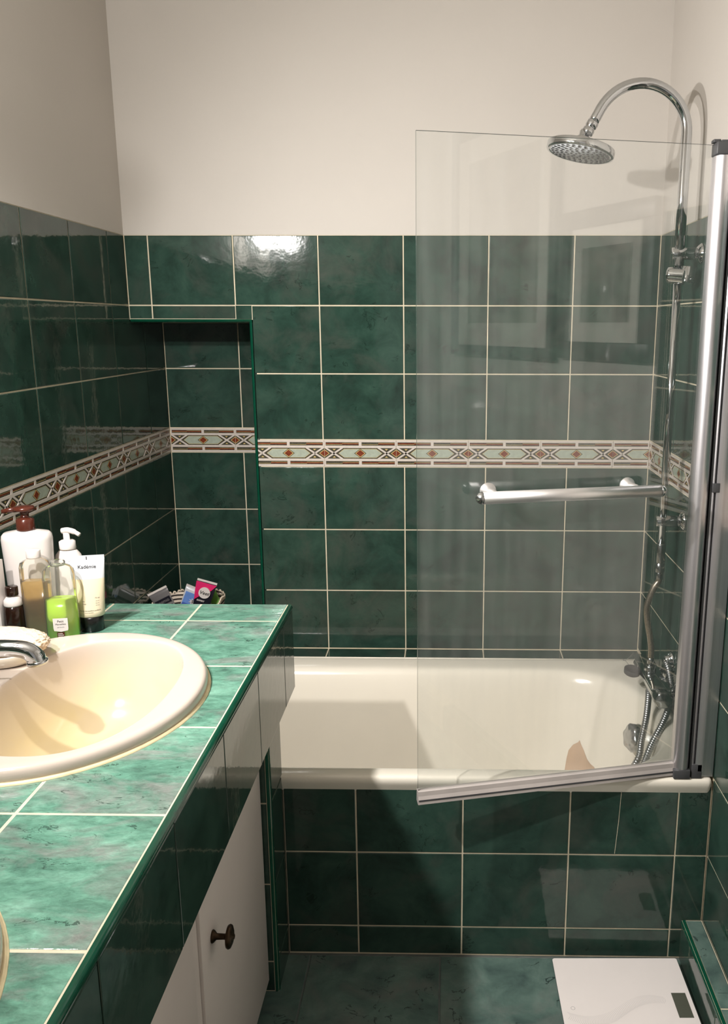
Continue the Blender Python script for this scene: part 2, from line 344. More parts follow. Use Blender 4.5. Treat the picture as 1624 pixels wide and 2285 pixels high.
# ------------------------------------------------------------------ border tile (listello)
PER = .2216
def clip_poly(P, x0, x1):
    def cl(P, ins, x):
        out = []
        for i in range(len(P)):
            a, b = P[i], P[(i + 1) % len(P)]; ia, ib = ins(a[0]), ins(b[0])
            if ia: out.append(a)
            if ia != ib:
                t = (x - a[0]) / (b[0] - a[0]); out.append((x, a[1] + t * (b[1] - a[1])))
        return out
    P = cl(P, lambda q: q >= x0 - 1e-9, x0)
    return cl(P, lambda q: q <= x1 + 1e-9, x1) if P else P
LIST_MATS = ['bl_white', 'bl_dark', 'bl_red', 'bl_green', 'bl_gold']
def border_polys():
    """one period 0..PER: hexagon in the middle, half diamonds at both ends; (polygon, base height, top height, material)"""
    H = .0836 / 2 - .0012; out = []; c = PER / 2; s = PER / 770; sv = .0836 / 300
    R = lambda x0, x1, y0, y1: [(x0, y0), (x1, y0), (x1, y1), (x0, y1)]
    out.append((R(0, PER, -H, H), -.007, -.0020, 1))                                   # dark ground
    for y0, y1 in ((H - 22 * sv, H), (-H, -H + 22 * sv), (60 * sv, 86 * sv), (-86 * sv, -60 * sv)):
        out.append((R(0, PER, y0, y1), -.0025, 0.0, 0))                                # white rails
    for sgn in (1, -1):
        ym = sgn * 106 * sv
        for h in (0, 1):                                                               # two slots each side with lines
            x0 = h * c + 17 * s; x1 = (h + 1) * c - 17 * s; xm = (x0 + x1) / 2
            out.append((R(x0, xm, ym - 4 * sv, ym + 8 * sv), -.0022, -.0016, 2 if (h + (sgn > 0)) % 2 else 1))
            out.append((R(xm, x1, ym - 8 * sv, ym + 4 * sv), -.0022, -.0016, 2))
            out.append((R(x0, xm, ym - 9 * sv, ym - 6 * sv), -.0022, -.0013, 4)); out.append((R(xm, x1, ym + 6 * sv, ym + 9 * sv), -.0022, -.0013, 4))
        for xc in (0, c, PER):
            out.append((R(max(0, xc - 15 * s), min(PER, xc + 15 * s), ym - 22 * sv, ym + 22 * sv), -.0025, -.0003, 0))
    hexa = lambda k: [(c - 245 * s + k * 1.5, 0), (c - 178 * s + k * .7, -56 * sv + k), (c + 178 * s - k * .7, -56 * sv + k), (c + 245 * s - k * 1.5, 0), (c + 178 * s - k * .7, 56 * sv - k), (c - 178 * s + k * .7, 56 * sv - k)]
    out.append((hexa(7 * sv), -.0025, -.0017, 4)); out.append((hexa(10 * sv), -.0025, -.0014, 3))
    dia = lambda xc, a, b: [(xc - a * s, 0), (xc, -b * sv), (xc + a * s, 0), (xc, b * sv)]
    out.append((dia(c, 66, 52), -.0025, -.0012, 1)); out.append((dia(c, 54, 45), -.0025, -.0010, 4)); out.append((dia(c, 45, 38), -.0025, -.0008, 2))
    def strip(xa, ya, xb, yb, wd):
        dx, dy = xb - xa, yb - ya; l = math.hypot(dx, dy); nx, ny = -dy / l * wd, dx / l * wd
        return [(xa + nx, ya + ny), (xa - nx, ya - ny), (xb - nx, yb - ny), (xb + nx, yb + ny)]
    for end in (0, PER):
        sg = 1 if end == 0 else -1
        for q in (1, -1):
            out.append((clip_poly(strip(end + sg * 0, q * 70 * sv, end + sg * 196 * s, -q * 64 * sv, 9 * sv), 0, PER), -.0025, -.0001, 0))
            t = [(end + sg * 70 * s, q * 56 * sv), (end + sg * 140 * s, q * 56 * sv), (end + sg * 105 * s, q * 24 * sv)]
            out.append((t, -.0025, -.0016, 1)); t2 = [(end + sg * 88 * s, q * 48 * sv), (end + sg * 122 * s, q * 48 * sv), (end + sg * 105 * s, q * 32 * sv)]
            out.append((t2, -.0025, -.0013, 4))
        for a, b, z, mi in ((56, 44, -.0012, 4), (47, 37, -.0009, 2)):
            out.append((clip_poly(dia(end, a, b), 0, PER), -.0025, z, mi))
    return out
BPOLY = border_polys()
BCACHE = {}
def border_mesh(a, b):
    key = (round(a, 3), round(b, 3))
    if key in BCACHE: return BCACHE[key]
    mb = MB(); c = (a + b) / 2; g = .0006
    for P, z0, z1, mi in BPOLY:
        Q = clip_poly(P, a + g, b - g) if P else []
        if len(Q) < 3: continue
        ar = sum(Q[i][0] * Q[(i + 1) % len(Q)][1] - Q[(i + 1) % len(Q)][0] * Q[i][1] for i in range(len(Q)))
        if abs(ar) < 2e-7: continue
        if ar < 0: Q = Q[::-1]
        n = len(Q); vs = [(x - c, y, z0) for x, y in Q] + [(x - c, y, z1 * .55) for x, y in Q]
        mb.add(vs, [tuple(n + i for i in range(n))] + [(i, (i + 1) % n, n + (i + 1) % n, n + i) for i in range(n)], mi)
    me = bpy.data.meshes.new('border_tile'); me.from_pydata([tuple(p) for p in mb.v], [], mb.f)
    for k in LIST_MATS: me.materials.append(M[k])
    me.polygons.foreach_set('material_index', mb.m); me.update(); BCACHE[key] = me; return me
def border(parent, o, u, v, s0, s1, phase):
    """run of border tiles along u from s0 to s1 (height centre at o), a joint lies at s = phase"""
    u = Vector(u); v = Vector(v); o = Vector(o)
    k = math.floor((s0 - phase) / PER)
    while phase + k * PER < s1 - .004:
        a = max(s0, phase + k * PER); b = min(s1, phase + (k + 1) * PER)
        if b - a > .004:
            ob = bpy.data.objects.new('border_tile', border_mesh(a - phase - k * PER, b - phase - k * PER)); COL.objects.link(ob); ob.parent = parent
            ob.matrix_local = Matrix.Translation(-parent.location) @ frame_mat(o + u * (a + b) / 2 + v * 0, u, v)
        k += 1

# ------------------------------------------------------------------ the setting
def struct(mb, name, mats):
    return tag(mb.build(name, mats), kind='structure')
G = .0018   # joint depth
# floor
mb = MB().box(-.12, XR + .12, YREAR - .9, .5, -.1, -G, 0)
floor = struct(mb, 'floor', ['fgrout'])
fx = [0.0] + [.6258 + .3153 * k for k in range(-1, 3)] + [XR]; fy = [-YP + .003 - 0]  # tiles counted from the bath panel towards the door
ys = [YP - .003]; yy = -1.10
while yy > YREAR: ys.append(yy); yy -= .3153
ys.append(YREAR); ys = ys[::-1]
tiles(floor, (0, 0, 0), (1, 0, 0), (0, 1, 0), [0.0, .3105, .6258, .9411, 1.2564, XR], ys, 'ftile', gap=.004, skip=lambda x, y: False, th=.004)
# ceiling
ceil = struct(MB().box(-.12, XR + .12, YREAR - .9, .5, CEIL, CEIL + .1), 'ceiling', ['ceilpaint'])
# back wall (solid with a niche): lower part carries grout and tiles, upper part is painted
mb = MB()
mb.box(NX + .008, XR + .12, G, .45, 0, TOPT, 0)                     # right of niche
mb.box(-.12, NX + .008, G, .45, NZ + .008, TOPT, 0)                  # above niche
mb.box(-.12, NX + .008, G, .45, 0, .4733 - G, 0)                     # below the niche sill
mb.box(-.12, NX + .008, YN + G, .45, .4733 - G, NZ + .008, 0)        # niche back
mb.box(-.12, XR + .12, .0008, .45, TOPT, CEIL + .02, 1)              # paint
mb.box(0, XR, -.1, G, 0.3, .4733 - G, 0)                             # ledge behind the bath
wall_back = struct(mb, 'wall_back', ['grout', 'paint'])
colsX = [0.0] + [C0 + .25 * k for k in range(6)] + [XR]
BO, BU, BV = (0, 0, 0), (1, 0, 0), (0, 0, 1)
tiles(wall_back, BO, BU, BV, colsX, [1.5532, TOPT])
tiles(wall_back, BO, BU, BV, [0.0, C0, C0 + .25], [NZ + .0095, 1.5532])
# the L-shaped tile around the niche corner is cut in two pieces
tiles(wall_back, BO, BU, BV, [C0 + .25, NX + .001], [NZ + .0095, 1.5532], gap=.0008)
tiles(wall_back, BO, BU, BV, [NX + .001, C0 + .5], [1.3532, 1.5532])
cr_ = [NX + .001] + [C0 + .25 * k for k in range(2, 6)] + [XR]
tiles(wall_back, BO, BU, BV, cr_[1:], [1.3532, 1.5532])
tiles(wall_back, BO, BU, BV, cr_, [1.1532, 1.3532])
tiles(wall_back, BO, BU, BV, cr_, ROWS)
border(wall_back, (0, 0, (BT0 + BT1) / 2), BU, BV, NX + .001, XR, .5723)
tiles(wall_back, (0, -.1, .4733), (1, 0, 0), (0, 1, 0), cr_, [0.0, .099])
tiles(wall_back, (0, -.1, .4733), (1, 0, 0), (0, 1, 0), [0, .12, NX + .001], [0.0, .099])
# niche: back, sill, right cheek, soffit
tiles(wall_back, (0, YN, 0), BU, BV, [0, .25, NX], [.4733, .6696, .8696, 1.0696])
border(wall_back, (0, YN, (BT0 + BT1) / 2), BU, BV, 0, NX, .2235 - PER)
tiles(wall_back, (0, YN, 0), BU, BV, [0, .25, NX], [1.1532, 1.3532, NZ])
tiles(wall_back, (0, 0, .4733), (1, 0, 0), (0, 1, 0), [0, .25, NX], [0, .25, YN])
tiles(wall_back, (NX, 0, 0), (0, -1, 0), (0, 0, 1), [-YN, -.25, -.004], [.4733, .6696, .8696, 1.0696, 1.1532, 1.3532, NZ])
tiles(wall_back, (0, 0, NZ), (1, 0, 0), (0, -1, 0), [0, .25, NX], [-YN, -.25, -.009])
# green quarter-round edge strips round the niche opening
def quarter(mb, p0, p1, a, b, r, n=6, mi=0):
    """quarter round between directions a and b (outward), along p0->p1"""
    p0, p1, a, b = Vector(p0), Vector(p1), Vector(a), Vector(b); R = []
    for p in (p0, p1):
        R.append([tuple(p - a * r - b * r)] + [tuple(p - a * r - b * r + r * (math.cos(t) * a + math.sin(t) * b)) for t in [PI / 2 * k / n for k in range(n + 1)]])
    return mb.rings(R, mi, True, True, True, False)
q = MB(); quarter(q, (0.002, -.0012, NZ), (NX - .001, -.0012, NZ), (0, -1, 0), (0, 0, -1), .0095); q.build('edge_strip', 'trim', wall_back)
q = MB(); quarter(q, (NX - .009, -.0012, .4753), (NX - .009, -.0012, NZ + .009), (0, -1, 0), (-1, 0, 0), .0095); q.build('edge_strip', 'trim', wall_back)
# left wall
mb = MB(); mb.box(-.12, -G, YREAR - .1, YN + .1, 0, TOPT, 0); mb.box(-.12, -.0008, YREAR - .1, YN + .1, TOPT, CEIL + .02, 1)
wall_left = struct(mb, 'wall_left', ['grout', 'paint'])
LU, LV = (0, 1, 0), (0, 0, 1)
cl = sorted([YN] + [-.1313 + .25 * k for k in range(1, -11, -1)] + [YREAR])
def LS(y, z): return (z < ZC - .04 and y < -.8) or (y > 0 and z > NZ)
# the upper rows stop at the niche, so the cut tiles beside the main wall face end at Y = 0
clm = [c for c in cl if c < 0] + [0.0]
tiles(wall_left, (0, 0, 0), LU, LV, clm, [1.5532, TOPT])
tiles(wall_left, (0, 0, 0), LU, LV, cl, [1.3532, 1.5532])
tiles(wall_left, (0, 0, 0), LU, LV, cl, [1.1532, 1.3532])
tiles(wall_left, (0, 0, 0), LU, LV, cl, ROWS, skip=LS)
border(wall_left, (0, 0, (BT0 + BT1) / 2), LU, LV, YREAR, YN, .091)
# right wall: tiled by the bath, painted beyond
RT = -1.06
mb = MB(); mb.box(XR + G, XR + .12, RT, .1, 0, TOPT, 0); mb.box(XR + .0008, XR + .12, YREAR - .1, .1, TOPT, CEIL + .02, 1); mb.box(XR + .0008, XR + .12, YREAR - .1, RT, 0, TOPT, 1)
wall_right = struct(mb, 'wall_right', ['grout', 'paint'])
RU, RV = (0, -1, 0), (0, 0, 1)
cw = [0, .28, .53, .78, 1.03, -RT]
tiles(wall_right, (XR, 0, 0), RU, RV, cw, [.4797, .6696, .8696, 1.0696]); tiles(wall_right, (XR, 0, 0), RU, RV, cw, ROWS_UP)
tiles(wall_right, (XR, 0, 0), RU, RV, [-YP, 1.03, -RT], [0, .0797, .2797, .4797])
border(wall_right, (XR, 0, (BT0 + BT1) / 2), RU, RV, 0, -RT, .02)
# rear wall with the doorway the photograph is taken from
mb = MB(); mb.box(-.12, .50, YREAR - .1, YREAR - G, 0, TOPT, 0); mb.box(-.12, .50, YREAR - .1, YREAR - .001, TOPT, CEIL + .02, 1)
mb.box(1.33, XR + .12, YREAR - .1, YREAR - .001, 0, CEIL + .02, 1); mb.box(.50, 1.33, YREAR - .1, YREAR - .001, 2.06, CEIL + .02, 1)
wall_rear = struct(mb, 'wall_rear', ['grout', 'paint'])
tiles(wall_rear, (.5, YREAR, 0), (-1, 0, 0), (0, 0, 1), [0, .25, .5], [.8696, 1.0696, 1.1532, 1.3532, 1.5532, TOPT])
# boxed-in pipes along the right wall
BXX, BXZ = 1.5195, .108
mb = MB().box(BXX + G, XR - .0005, YREAR + .01, YP - .001, 0, BXZ - G)
trim1 = struct(mb, 'trim_1', ['grout'])
yb = [YP - .002, -1.10, -1.35, -1.60, -1.85, -2.10]
for i in range(5):
    tile(trim1, (BXX, 0, 0), (0, -1, 0), (0, 0, 1), -yb[i], -yb[i + 1], 0, BXZ - .009, 'tile')
    tile(trim1, (0, 0, BXZ), (1, 0, 0), (0, 1, 0), BXX + .009, XR - .001, yb[i + 1], yb[i], 'ftile')
q = MB(); quarter(q, (BXX - .0008, -2.1, BXZ + .0008), (BXX - .0008, YP - .002, BXZ + .0008), (-1, 0, 0), (0, 0, 1), .0095); q.build('edge_strip', 'trim', trim1)

# ------------------------------------------------------------------ bath panel
panel = empty('bath_surround', (1.07, YP + .02, 0), 'green tiled panel closing the front of the bath', 'bath panel')
MB().box(.5735, XR - .0005, YP + G, YP + .05, 0, .466).build('backing', 'grout', panel)
pc = [.5735, .7431, .9931, 1.2431, 1.4931, XR - .001]
tiles(panel, (0, YP, 0), (1, 0, 0), (0, 0, 1), pc, [.003, .0797, .2797, .4690])
# a hairline crack through the tile below the screen
def flat_strip(pts, wd, nrm, mb=None, mi=0):
    mb = mb or MB(); P = [Vector(p) for p in pts]; n = Vector(nrm); R = []
    for i, p in enumerate(P):
        t = (P[min(i + 1, len(P) - 1)] - P[max(i - 1, 0)]).normalized(); s = t.cross(n).normalized() * wd / 2
        R.append([tuple(p - s), tuple(p + s)])
    return mb.rings(R, mi, False, smooth=False)
flat_strip([(1.3605, YP - .0004, .463), (1.357, YP - .0004, .37), (1.3515, YP - .0004, .284)], .0011, (0, -1, 0)).build('crack', 'grout', panel)

# ------------------------------------------------------------------ bathtub
def rrect(x0, x1, y0, y1, rs, z, nc=10, ns=8):
    """rounded rectangle; rs = corner radii (x0y0, x1y0, x1y1, x0y1)"""
    cs = [((x0, y0), (1, 1), PI), ((x1, y0), (-1, 1), 1.5 * PI), ((x1, y1), (-1, -1), 0), ((x0, y1), (1, -1), .5 * PI)]
    corner = []
    for ((x, y), (dx, dy), a0), r in zip(cs, rs):
        cx, cy_ = x + dx * r, y + dy * r
        corner.append([(cx + r * math.cos(a0 + PI / 2 * k / nc), cy_ + r * math.sin(a0 + PI / 2 * k / nc)) for k in range(nc + 1)])
    out = []
    for i in range(4):
        out += corner[i]; a = corner[i][-1]; b = corner[(i + 1) % 4][0]
        out += [(a[0] + (b[0] - a[0]) * k / ns, a[1] + (b[1] - a[1]) * k / ns) for k in range(1, ns)]
    return [(x, y, z) for x, y in out]
TX0, TX1, TY0, TY1, TZ = .004, XR - .004, -.833, -.102, .4835
IX0, IX1, IY0, IY1 = .07, 1.512, -.779, -.190
tub = empty('bathtub', (.785, -.465, .01), 'cream enamel bathtub set between tiled walls', 'bathtub')
ring = []
def R_(x0, x1, y0, y1, r, z): ring.append(rrect(x0, x1, y0, y1, r, z))
e = .010
R_(TX0, TX1, TY0 + .012, TY1 - .004, (e,) * 4, .440)
R_(TX0, TX1, TY0 + .002, TY1, (e,) * 4, .462)
R_(TX0, TX1, TY0, TY1, (e,) * 4, .468)
R_(TX0, TX1, TY0, TY1, (e,) * 4, TZ - .006)
R_(TX0 + .003, TX1 - .003, TY0 + .004, TY1 - .003, (e,) * 4, TZ - .001)
R_(TX0 + .01, TX1 - .01, TY0 + .012, TY1 - .01, (e,) * 4, TZ)
def inn(d, z, dh=0.0, k=1.0):
    rr = (.16 * k, .21 * k, .24 * k, .16 * k)
    R_(IX0 + d + dh, IX1 - d * 1.0, IY0 + d, IY1 - d, rr, z)
inn(-.022, TZ - .0005); inn(-.008, TZ - .003); inn(.002, TZ - .010); inn(.012, TZ - .028); inn(.030, TZ - .10, .03); inn(.052, TZ - .20, .09)
inn(.078, TZ - .30, .16); inn(.10, TZ - .345, .2, .95); inn(.14, TZ - .372, .22, .8); inn(.20, TZ - .382, .24, .35)
tb = MB(); tb.rings(ring, 0, True, False, True, True)
shell = tb.build('shell', 'enamel', tub)
md = shell.modifiers.new('smooth', 'SUBSURF'); md.levels = 1; md.render_levels = 1
# enamel patch worn to the tan ground near the tap end: an outline in X-Z laid onto the far wall of the tub
dg = bpy.context.evaluated_depsgraph_get(); ev = shell.evaluated_get(dg); me_ = ev.to_mesh()
mw_ = Matrix.Translation(tub.location)
bvh = BVHTree.FromPolygons([mw_ @ v.co for v in me_.vertices], [list(p.vertices) for p in me_.polygons]); ev.to_mesh_clear()
def on_tub(x, z, y0=-.5, d=(0, 1, 0), off=.0012):
    h = bvh.ray_cast(Vector((x, y0, z)), Vector(d))
    if h[0] is None: return Vector((x, y0, z))
    n = h[1] if h[1].dot(Vector(d)) < 0 else -h[1]
    return h[0] + n * off
outl = [(1.306, .205), (1.312, .238), (1.318, .262), (1.331, .280), (1.345, .290), (1.349, .297), (1.352, .288), (1.360, .272), (1.368, .252), (1.376, .244), (1.386, .240), (1.392, .226), (1.402, .205)]
cxp, czp = 1.350, .235; rows_ = []
for t in (0.0, .25, .5, .75, 1.0): rows_.append([tuple(on_tub(cxp + (x - cxp) * max(t, .02), czp + (z - czp) * max(t, .02))) for x, z in outl])
MB().rings(rows_, 0, True, True, False, True).build('worn_patch', 'enamelgap', tub)
# overflow knob on the tap end
ok = on_tub(1.40, .0, 0); hp = bvh.ray_cast(Vector((1.2, -.455, .395)), Vector((1, 0, 0)))
kp = hp[0] if hp[0] else Vector((1.47, -.455, .395))
am = axis_mat(kp, (-1, -.25, .15))
kb = MB(); n6 = 40
def lobed(r, z, am_=0.10): return [(r * (1 + am_ * math.cos(6 * a)) * math.cos(a), r * (1 + am_ * math.cos(6 * a)) * math.sin(a), z) for a in [2 * PI * i / n6 for i in range(n6)]]
kb.rings([lobed(.036, 0, .01), lobed(.038, .006, .01), lobed(.036, .010, .03), lobed(.036, .030, .09), lobed(.031, .036, .08), lobed(.012, .039, 0)], 0, True, True, True, True, am)
kb.build('overflow_knob', 'dullchrome', tub)
# silicone joints along the wall side and the panel
MB().tube([(.36, -.101, TZ - .003), (XR - .006, -.101, TZ - .003)], .0035, 6).build('sealant', 'wsilicone', tub)
MB().tube([(.576, YP - .004, .466), (XR - .006, YP - .004, .466)], .0032, 6).build('sealant', 'wsilicone', tub)

# ------------------------------------------------------------------ vanity: counter and cabinet
XE = .594; XA = .603; YF = -.777; YNEAR = -2.72
counter = empty('vanity_counter', (.3, -1.75, ZC - .03), 'long light green tiled vanity counter along the left wall', 'counter')
BAS = [(.30, -1.297), (.30, -2.033)]
def cutter(scale=.955, z0=ZC - .3, z1=ZC + .2):
    m = MB()
    for bx, by in BAS:
        R = [[(bx + .243 * scale * math.cos(2 * PI * i / 64), by + .28 * scale * math.sin(2 * PI * i / 64), z) for i in range(64)] for z in (z0, z1)]
        m.rings(R, 0, True, True, True, False)
    return m.build('cutter', 'grout')
cut = cutter(); 
def boolean(ob):
    md = ob.modifiers.new('cut', 'BOOLEAN'); md.operation = 'DIFFERENCE'; md.solver = 'EXACT'; md.object = cut
    dg = bpy.context.evaluated_depsgraph_get(); me = bpy.data.meshes.new_from_object(ob.evaluated_get(dg)); ob.modifiers.clear(); ob.data = me
slab = MB().box(.0005, XA - .007, YNEAR, YF - .001, ZC - .045, ZC - .0005).build('slab', 'grout', counter); 
rowsY = [YF + .0024] + [-.8903 - .25 * k for k in range(8)]
colsC = [.0015, .1967, .3967, XE]
before = set(counter.children)
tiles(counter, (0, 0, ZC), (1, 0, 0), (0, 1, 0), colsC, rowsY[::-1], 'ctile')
ct = [c for c in counter.children if c not in before]
bpy.context.view_layer.update()
boolean(slab)
for c in ct:
    x, y = c.matrix_world.translation.x, c.matrix_world.translation.y; d = c.dimensions
    for bx, by in BAS:
        if abs(y - by) < .28 + d.y / 2 and abs(x - bx) < .243 + d.x / 2:
            c.data = c.data.copy(); boolean(c); break
bpy.data.objects.remove(cut)
q = MB(); quarter(q, (XA + .001, YNEAR, ZC + .001), (XA + .001, YF, ZC + .001), (1, 0, 0), (0, 0, 1), .0092, 8); q.build('edge_strip', 'trim', counter)
# apron: one row of tiles hanging below the edge
MB().box(XA - .035, XA - .007, YNEAR, YF - .001, .681, ZC - .013).build('apron_board', 'grout', counter)
ar = [YF + 0.0] + [-.8903 - .25 * k for k in range(8)]
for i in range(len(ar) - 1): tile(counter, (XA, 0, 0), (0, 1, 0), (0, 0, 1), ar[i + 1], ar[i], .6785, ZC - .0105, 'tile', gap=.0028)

cab = empty('vanity_cabinet', (.3, -1.75, 0), 'white vanity cabinet with tiled end pier under the counter', 'cabinet')
PX = .573; PY0 = -.948
MB().box(.002, PX - G, PY0 + G, YP - .0105, 0, .676).build('pier', 'grout', cab)
tiles(cab, (PX, 0, 0), (0, 1, 0), (0, 0, 1), [PY0 + .009, YP + .001], [.001, .0797, .2797, .4797, .6797])
for j in range(4):
    z = [.001, .0797, .2797, .4797, .6797]; tile(cab, (0, PY0, 0), (1, 0, 0), (0, 0, 1), .50, PX - .009, z[j], z[j + 1])
q = MB(); quarter(q, (PX + .0008, PY0 - .0008, 0.001), (PX + .0008, PY0 - .0008, .6797), (1, 0, 0), (0, -1, 0), .0095); q.build('edge_strip', 'trim', cab)
DX = .552
MB().box(.002, .500, YNEAR, PY0 - .001, .0, .035).build('plinth', 'dark', cab)
MB().box(.004, DX - .0215, YNEAR, PY0 - .003, .036, .672).build('body', 'door', cab)
def door(y0, y1, knob_y):
    d = MB().box(DX - .02, DX, y0, y1, .037, .674, bev=.0015); o = d.build('door', 'door', cab)
    if knob_y is not None:
        k = MB(); k.lathe([(.011, 0), (.0115, .0015), (.010, .004), (.0055, .008), (.005, .022), (.007, .025), (.019, .027), (.0205, .030), (.019, .033), (.013, .0355), (.006, .0365), (.0035, .039), (0.0005, .0395)], 28, mat=axis_mat((DX, knob_y, .468), (1, 0, 0)))
        kk = k.build('knob', 'bronze', o)
    return o
door(-1.412, -.954, -1.352); door(-1.900, -1.452, None); door(-2.36, -1.904, -1.96); door(-2.70, -2.364, None)
MB().box(DX - .021, DX - .006, -1.451, -1.4135, .037, .674).build('stile', 'door', cab)

# ------------------------------------------------------------------ wash basins
def basin_ring(bx, by, k, z, inner=False, sc=1.0, n=56):
    out = []
    for i in range(n):
        a = 2 * PI * i / n; c, s = math.cos(a), math.sin(a)
        ox, oy = .243 * c, .28 * s
        if inner:
            ex = 2.35; r = (abs(c) ** ex + abs(s) ** ex) ** (-1 / ex)
            a_, b_ = .148, .232
            ix, iy = .044 + a_ * sc * c * r, b_ * sc * s * r
            # the faucet side of the bowl is flatter
            if c < 0: ix = .044 + (a_ - .004) * sc * c * r
            x, y = ix, iy
        else: x, y = ox * k, oy * k
        out.append((bx + x, by + y, z))
    return out
def make_basin(i, label):
    bx, by = BAS[i]; r = empty('wash_basin', (bx, by, ZC), label, 'wash basin')
    R = [basin_ring(bx, by, .965, ZC - .06), basin_ring(bx, by, .99, ZC + .0005), basin_ring(bx, by, 1.0, ZC + .004), basin_ring(bx, by, 1.0, ZC + .013), basin_ring(bx, by, .990, ZC + .0195), basin_ring(bx, by, .970, ZC + .0225),
         basin_ring(bx, by, .945, ZC + .0230)]
    for sc, z in ((1.030, .0226), (1.008, .0222), (1.0, .0205), (.993, .0150), (.982, .002), (.965, -.025), (.91, -.06), (.80, -.105), (.58, -.135), (.32, -.147), (.10, -.151)):
        R.append(basin_ring(bx, by, 0, ZC + z, True, sc))
    b = MB().rings(R, 0, True, False, False, True); o = b.build('bowl', 'basin', r); subsurf(o, 1)
    MB().lathe([(.026, -.152), (.026, -.149), (.022, -.148), (.010, -.150), (.001, -.150)], 24, mat=Matrix.Translation((bx + .044, by, ZC))).build('drain', 'chrome', r)
    R2 = [[(bx + (.243 + .0045 * math.cos(t)) * math.cos(2 * PI * k / 64), by + (.28 + .0045 * math.cos(t)) * math.sin(2 * PI * k / 64), ZC + max(0.0002, .004 * math.sin(t))) for t in [PI * j / 5 for j in range(6)]] for k in range(65)]
    MB().rings(R2, 0, False, smooth=True).build('sealant', 'silicone', r)
    return r
make_basin(0, 'cream oval wash basin at the far end, beside the bottles')
make_basin(1, 'oval wash basin cut off at the lower left edge')
# faucet of the far basin
fa = empty('basin_faucet', (.115, -1.297, ZC + .0232), 'chrome basin spout reaching over the cream basin', 'faucet')
zz = ZC
MB().lathe([(.030, .0232), (.030, .029), (.026, .033), (.022, .04), (.021, .075), (.0215, .095), (.019, .102), (.010, .106), (.0005, .107)], 28, mat=Matrix.Translation((.115, -1.297, zz))).build('body', 'chrome', fa)
sp_ = spline([(.118, -1.296, zz + .066), (.145, -1.293, zz + .083), (.185, -1.288, zz + .088), (.225, -1.283, zz + .0875), (.247, -1.281, zz + .083), (.259, -1.280, zz + .074), (.262, -1.2795, zz + .064)], 6)
rad = [.016 - .0016 * (1 - abs(2 * i / (len(sp_) - 1) - 1)) for i in range(len(sp_))]
sp_o = MB().tube(sp_, rad, 20).build('spout', 'chrome', fa)
MB().lathe([(.0165, 0), (.0175, .0012), (.0175, .006), (.0165, .007), (.012, .0068), (.011, .003)], 24, mat=axis_mat((.2625, -1.2795, zz + .066), (.12, .02, -1))).build('aerator', 'chrome', fa)
MB().tube([(.115, -1.297, zz + .105), (.100, -1.300, zz + .122), (.075, -1.305, zz + .130)], [.008, .007, .006], 12).build('lever', 'chrome', fa)
# second basin's faucet stays out of frame but is mirrored in the tiles: kept as a copy
# soap dish and sponge
sd = empty('soap_dish', (.150, -1.178, ZC + .0232), 'white oval soap dish on the basin rim behind the spout', 'soap dish')
o = MB().lathe([(.050, .0), (.055, .002), (.064, .012), (.067, .022), (.066, .0245), (.063, .023), (.056, .012), (.03, .008), (.001, .0075)], 40, mat=Matrix.Translation((.150, -1.178, ZC + .0232)), sy=.84).build('dish', 'white', sd)
def blob(name, c, r, label, cat, mat, amp=.12, seed=1, sub=4):
    bm = bmesh.new(); bmesh.ops.create_icosphere(bm, subdivisions=sub, radius=1); rnd = random.Random(seed)
    ph = [(Vector((rnd.uniform(-1, 1), rnd.uniform(-1, 1), rnd.uniform(-1, 1))) * 3, rnd.uniform(0, 6)) for _ in range(7)]
    for v in bm.verts:
        d = sum(math.sin(v.co.dot(k) + p) for k, p in ph) / 7
        f = 1 + amp * d * 1.8 + amp * .30 * rnd.uniform(-1, 1); x, y, z = v.co
        z = math.copysign(abs(z) ** .8, z)
        v.co = Vector((x * r[0] * f, y * r[1] * f, z * r[2] * f))
    me = bpy.data.meshes.new(name); bm.to_mesh(me); bm.free(); me.materials.append(M[mat])
    for p in me.polygons: p.use_smooth = True
    o = bpy.data.objects.new(name, me); COL.objects.link(o); o.location = c; return tag(o, label, cat)
blob('sponge', (.150, -1.158, ZC + .0525), (.078, .048, .0205), 'peach bath sponge lying in the soap dish', 'sponge', 'sponge', .13, 4, 5)

# ------------------------------------------------------------------ toiletries on the counter
def Tz(x, y, z=ZC): return Matrix.Translation((x, y, z))
def oval(prof, n=36, e=2.0):
    """prof: (half width x, half depth y, z) -> rings of superellipses"""
    R = []
    for a, b, z in prof:
        r_ = []
        for i in range(n):
            t = 2 * PI * i / n; c, s = math.cos(t), math.sin(t); q_ = (abs(c) ** e + abs(s) ** e) ** (-1 / e); r_.append((a * c * q_, b * s * q_, z))
        R.append(r_)
    return R
# lotion bottle with brown pump
def rotz(p, a): return Matrix.Translation(p) @ Matrix.Rotation(a, 4, 'Z')
r = empty('lotion_bottle', (.088, -.925, ZC), 'large white lotion bottle with a brown pump', 'bottle', rot=(0, 0, math.radians(8)))
b = MB().rings(oval([(.040, .026, 0), (.044, .029, .003), (.0445, .030, .06), (.0475, .031, .14), (.0495, .032, .188), (.048, .031, .1965), (.044, .027, .2015), (.018, .016, .206), (.0155, .0155, .2075)], e=2.5), 0, True, True, True).build('body', 'pl_white', r, world=False); sharpen(b, 50)
MB().lathe([(.0175, .207), (.0178, .209), (.0175, .229), (.014, .232), (.0085, .2335), (.0085, .244), (.010, .2455), (.020, .248), (.0215, .252), (.019, .2555), (.001, .257)], 28).build('pump', 'pl_brown', r, world=False)
nz = MB().tube([(-.012, 0, .250), (-.028, -.002, .2490), (-.042, -.004, .2465)], [.0060, .0052, .0044], 12); nz.build('nozzle', 'pl_brown', r, world=False)
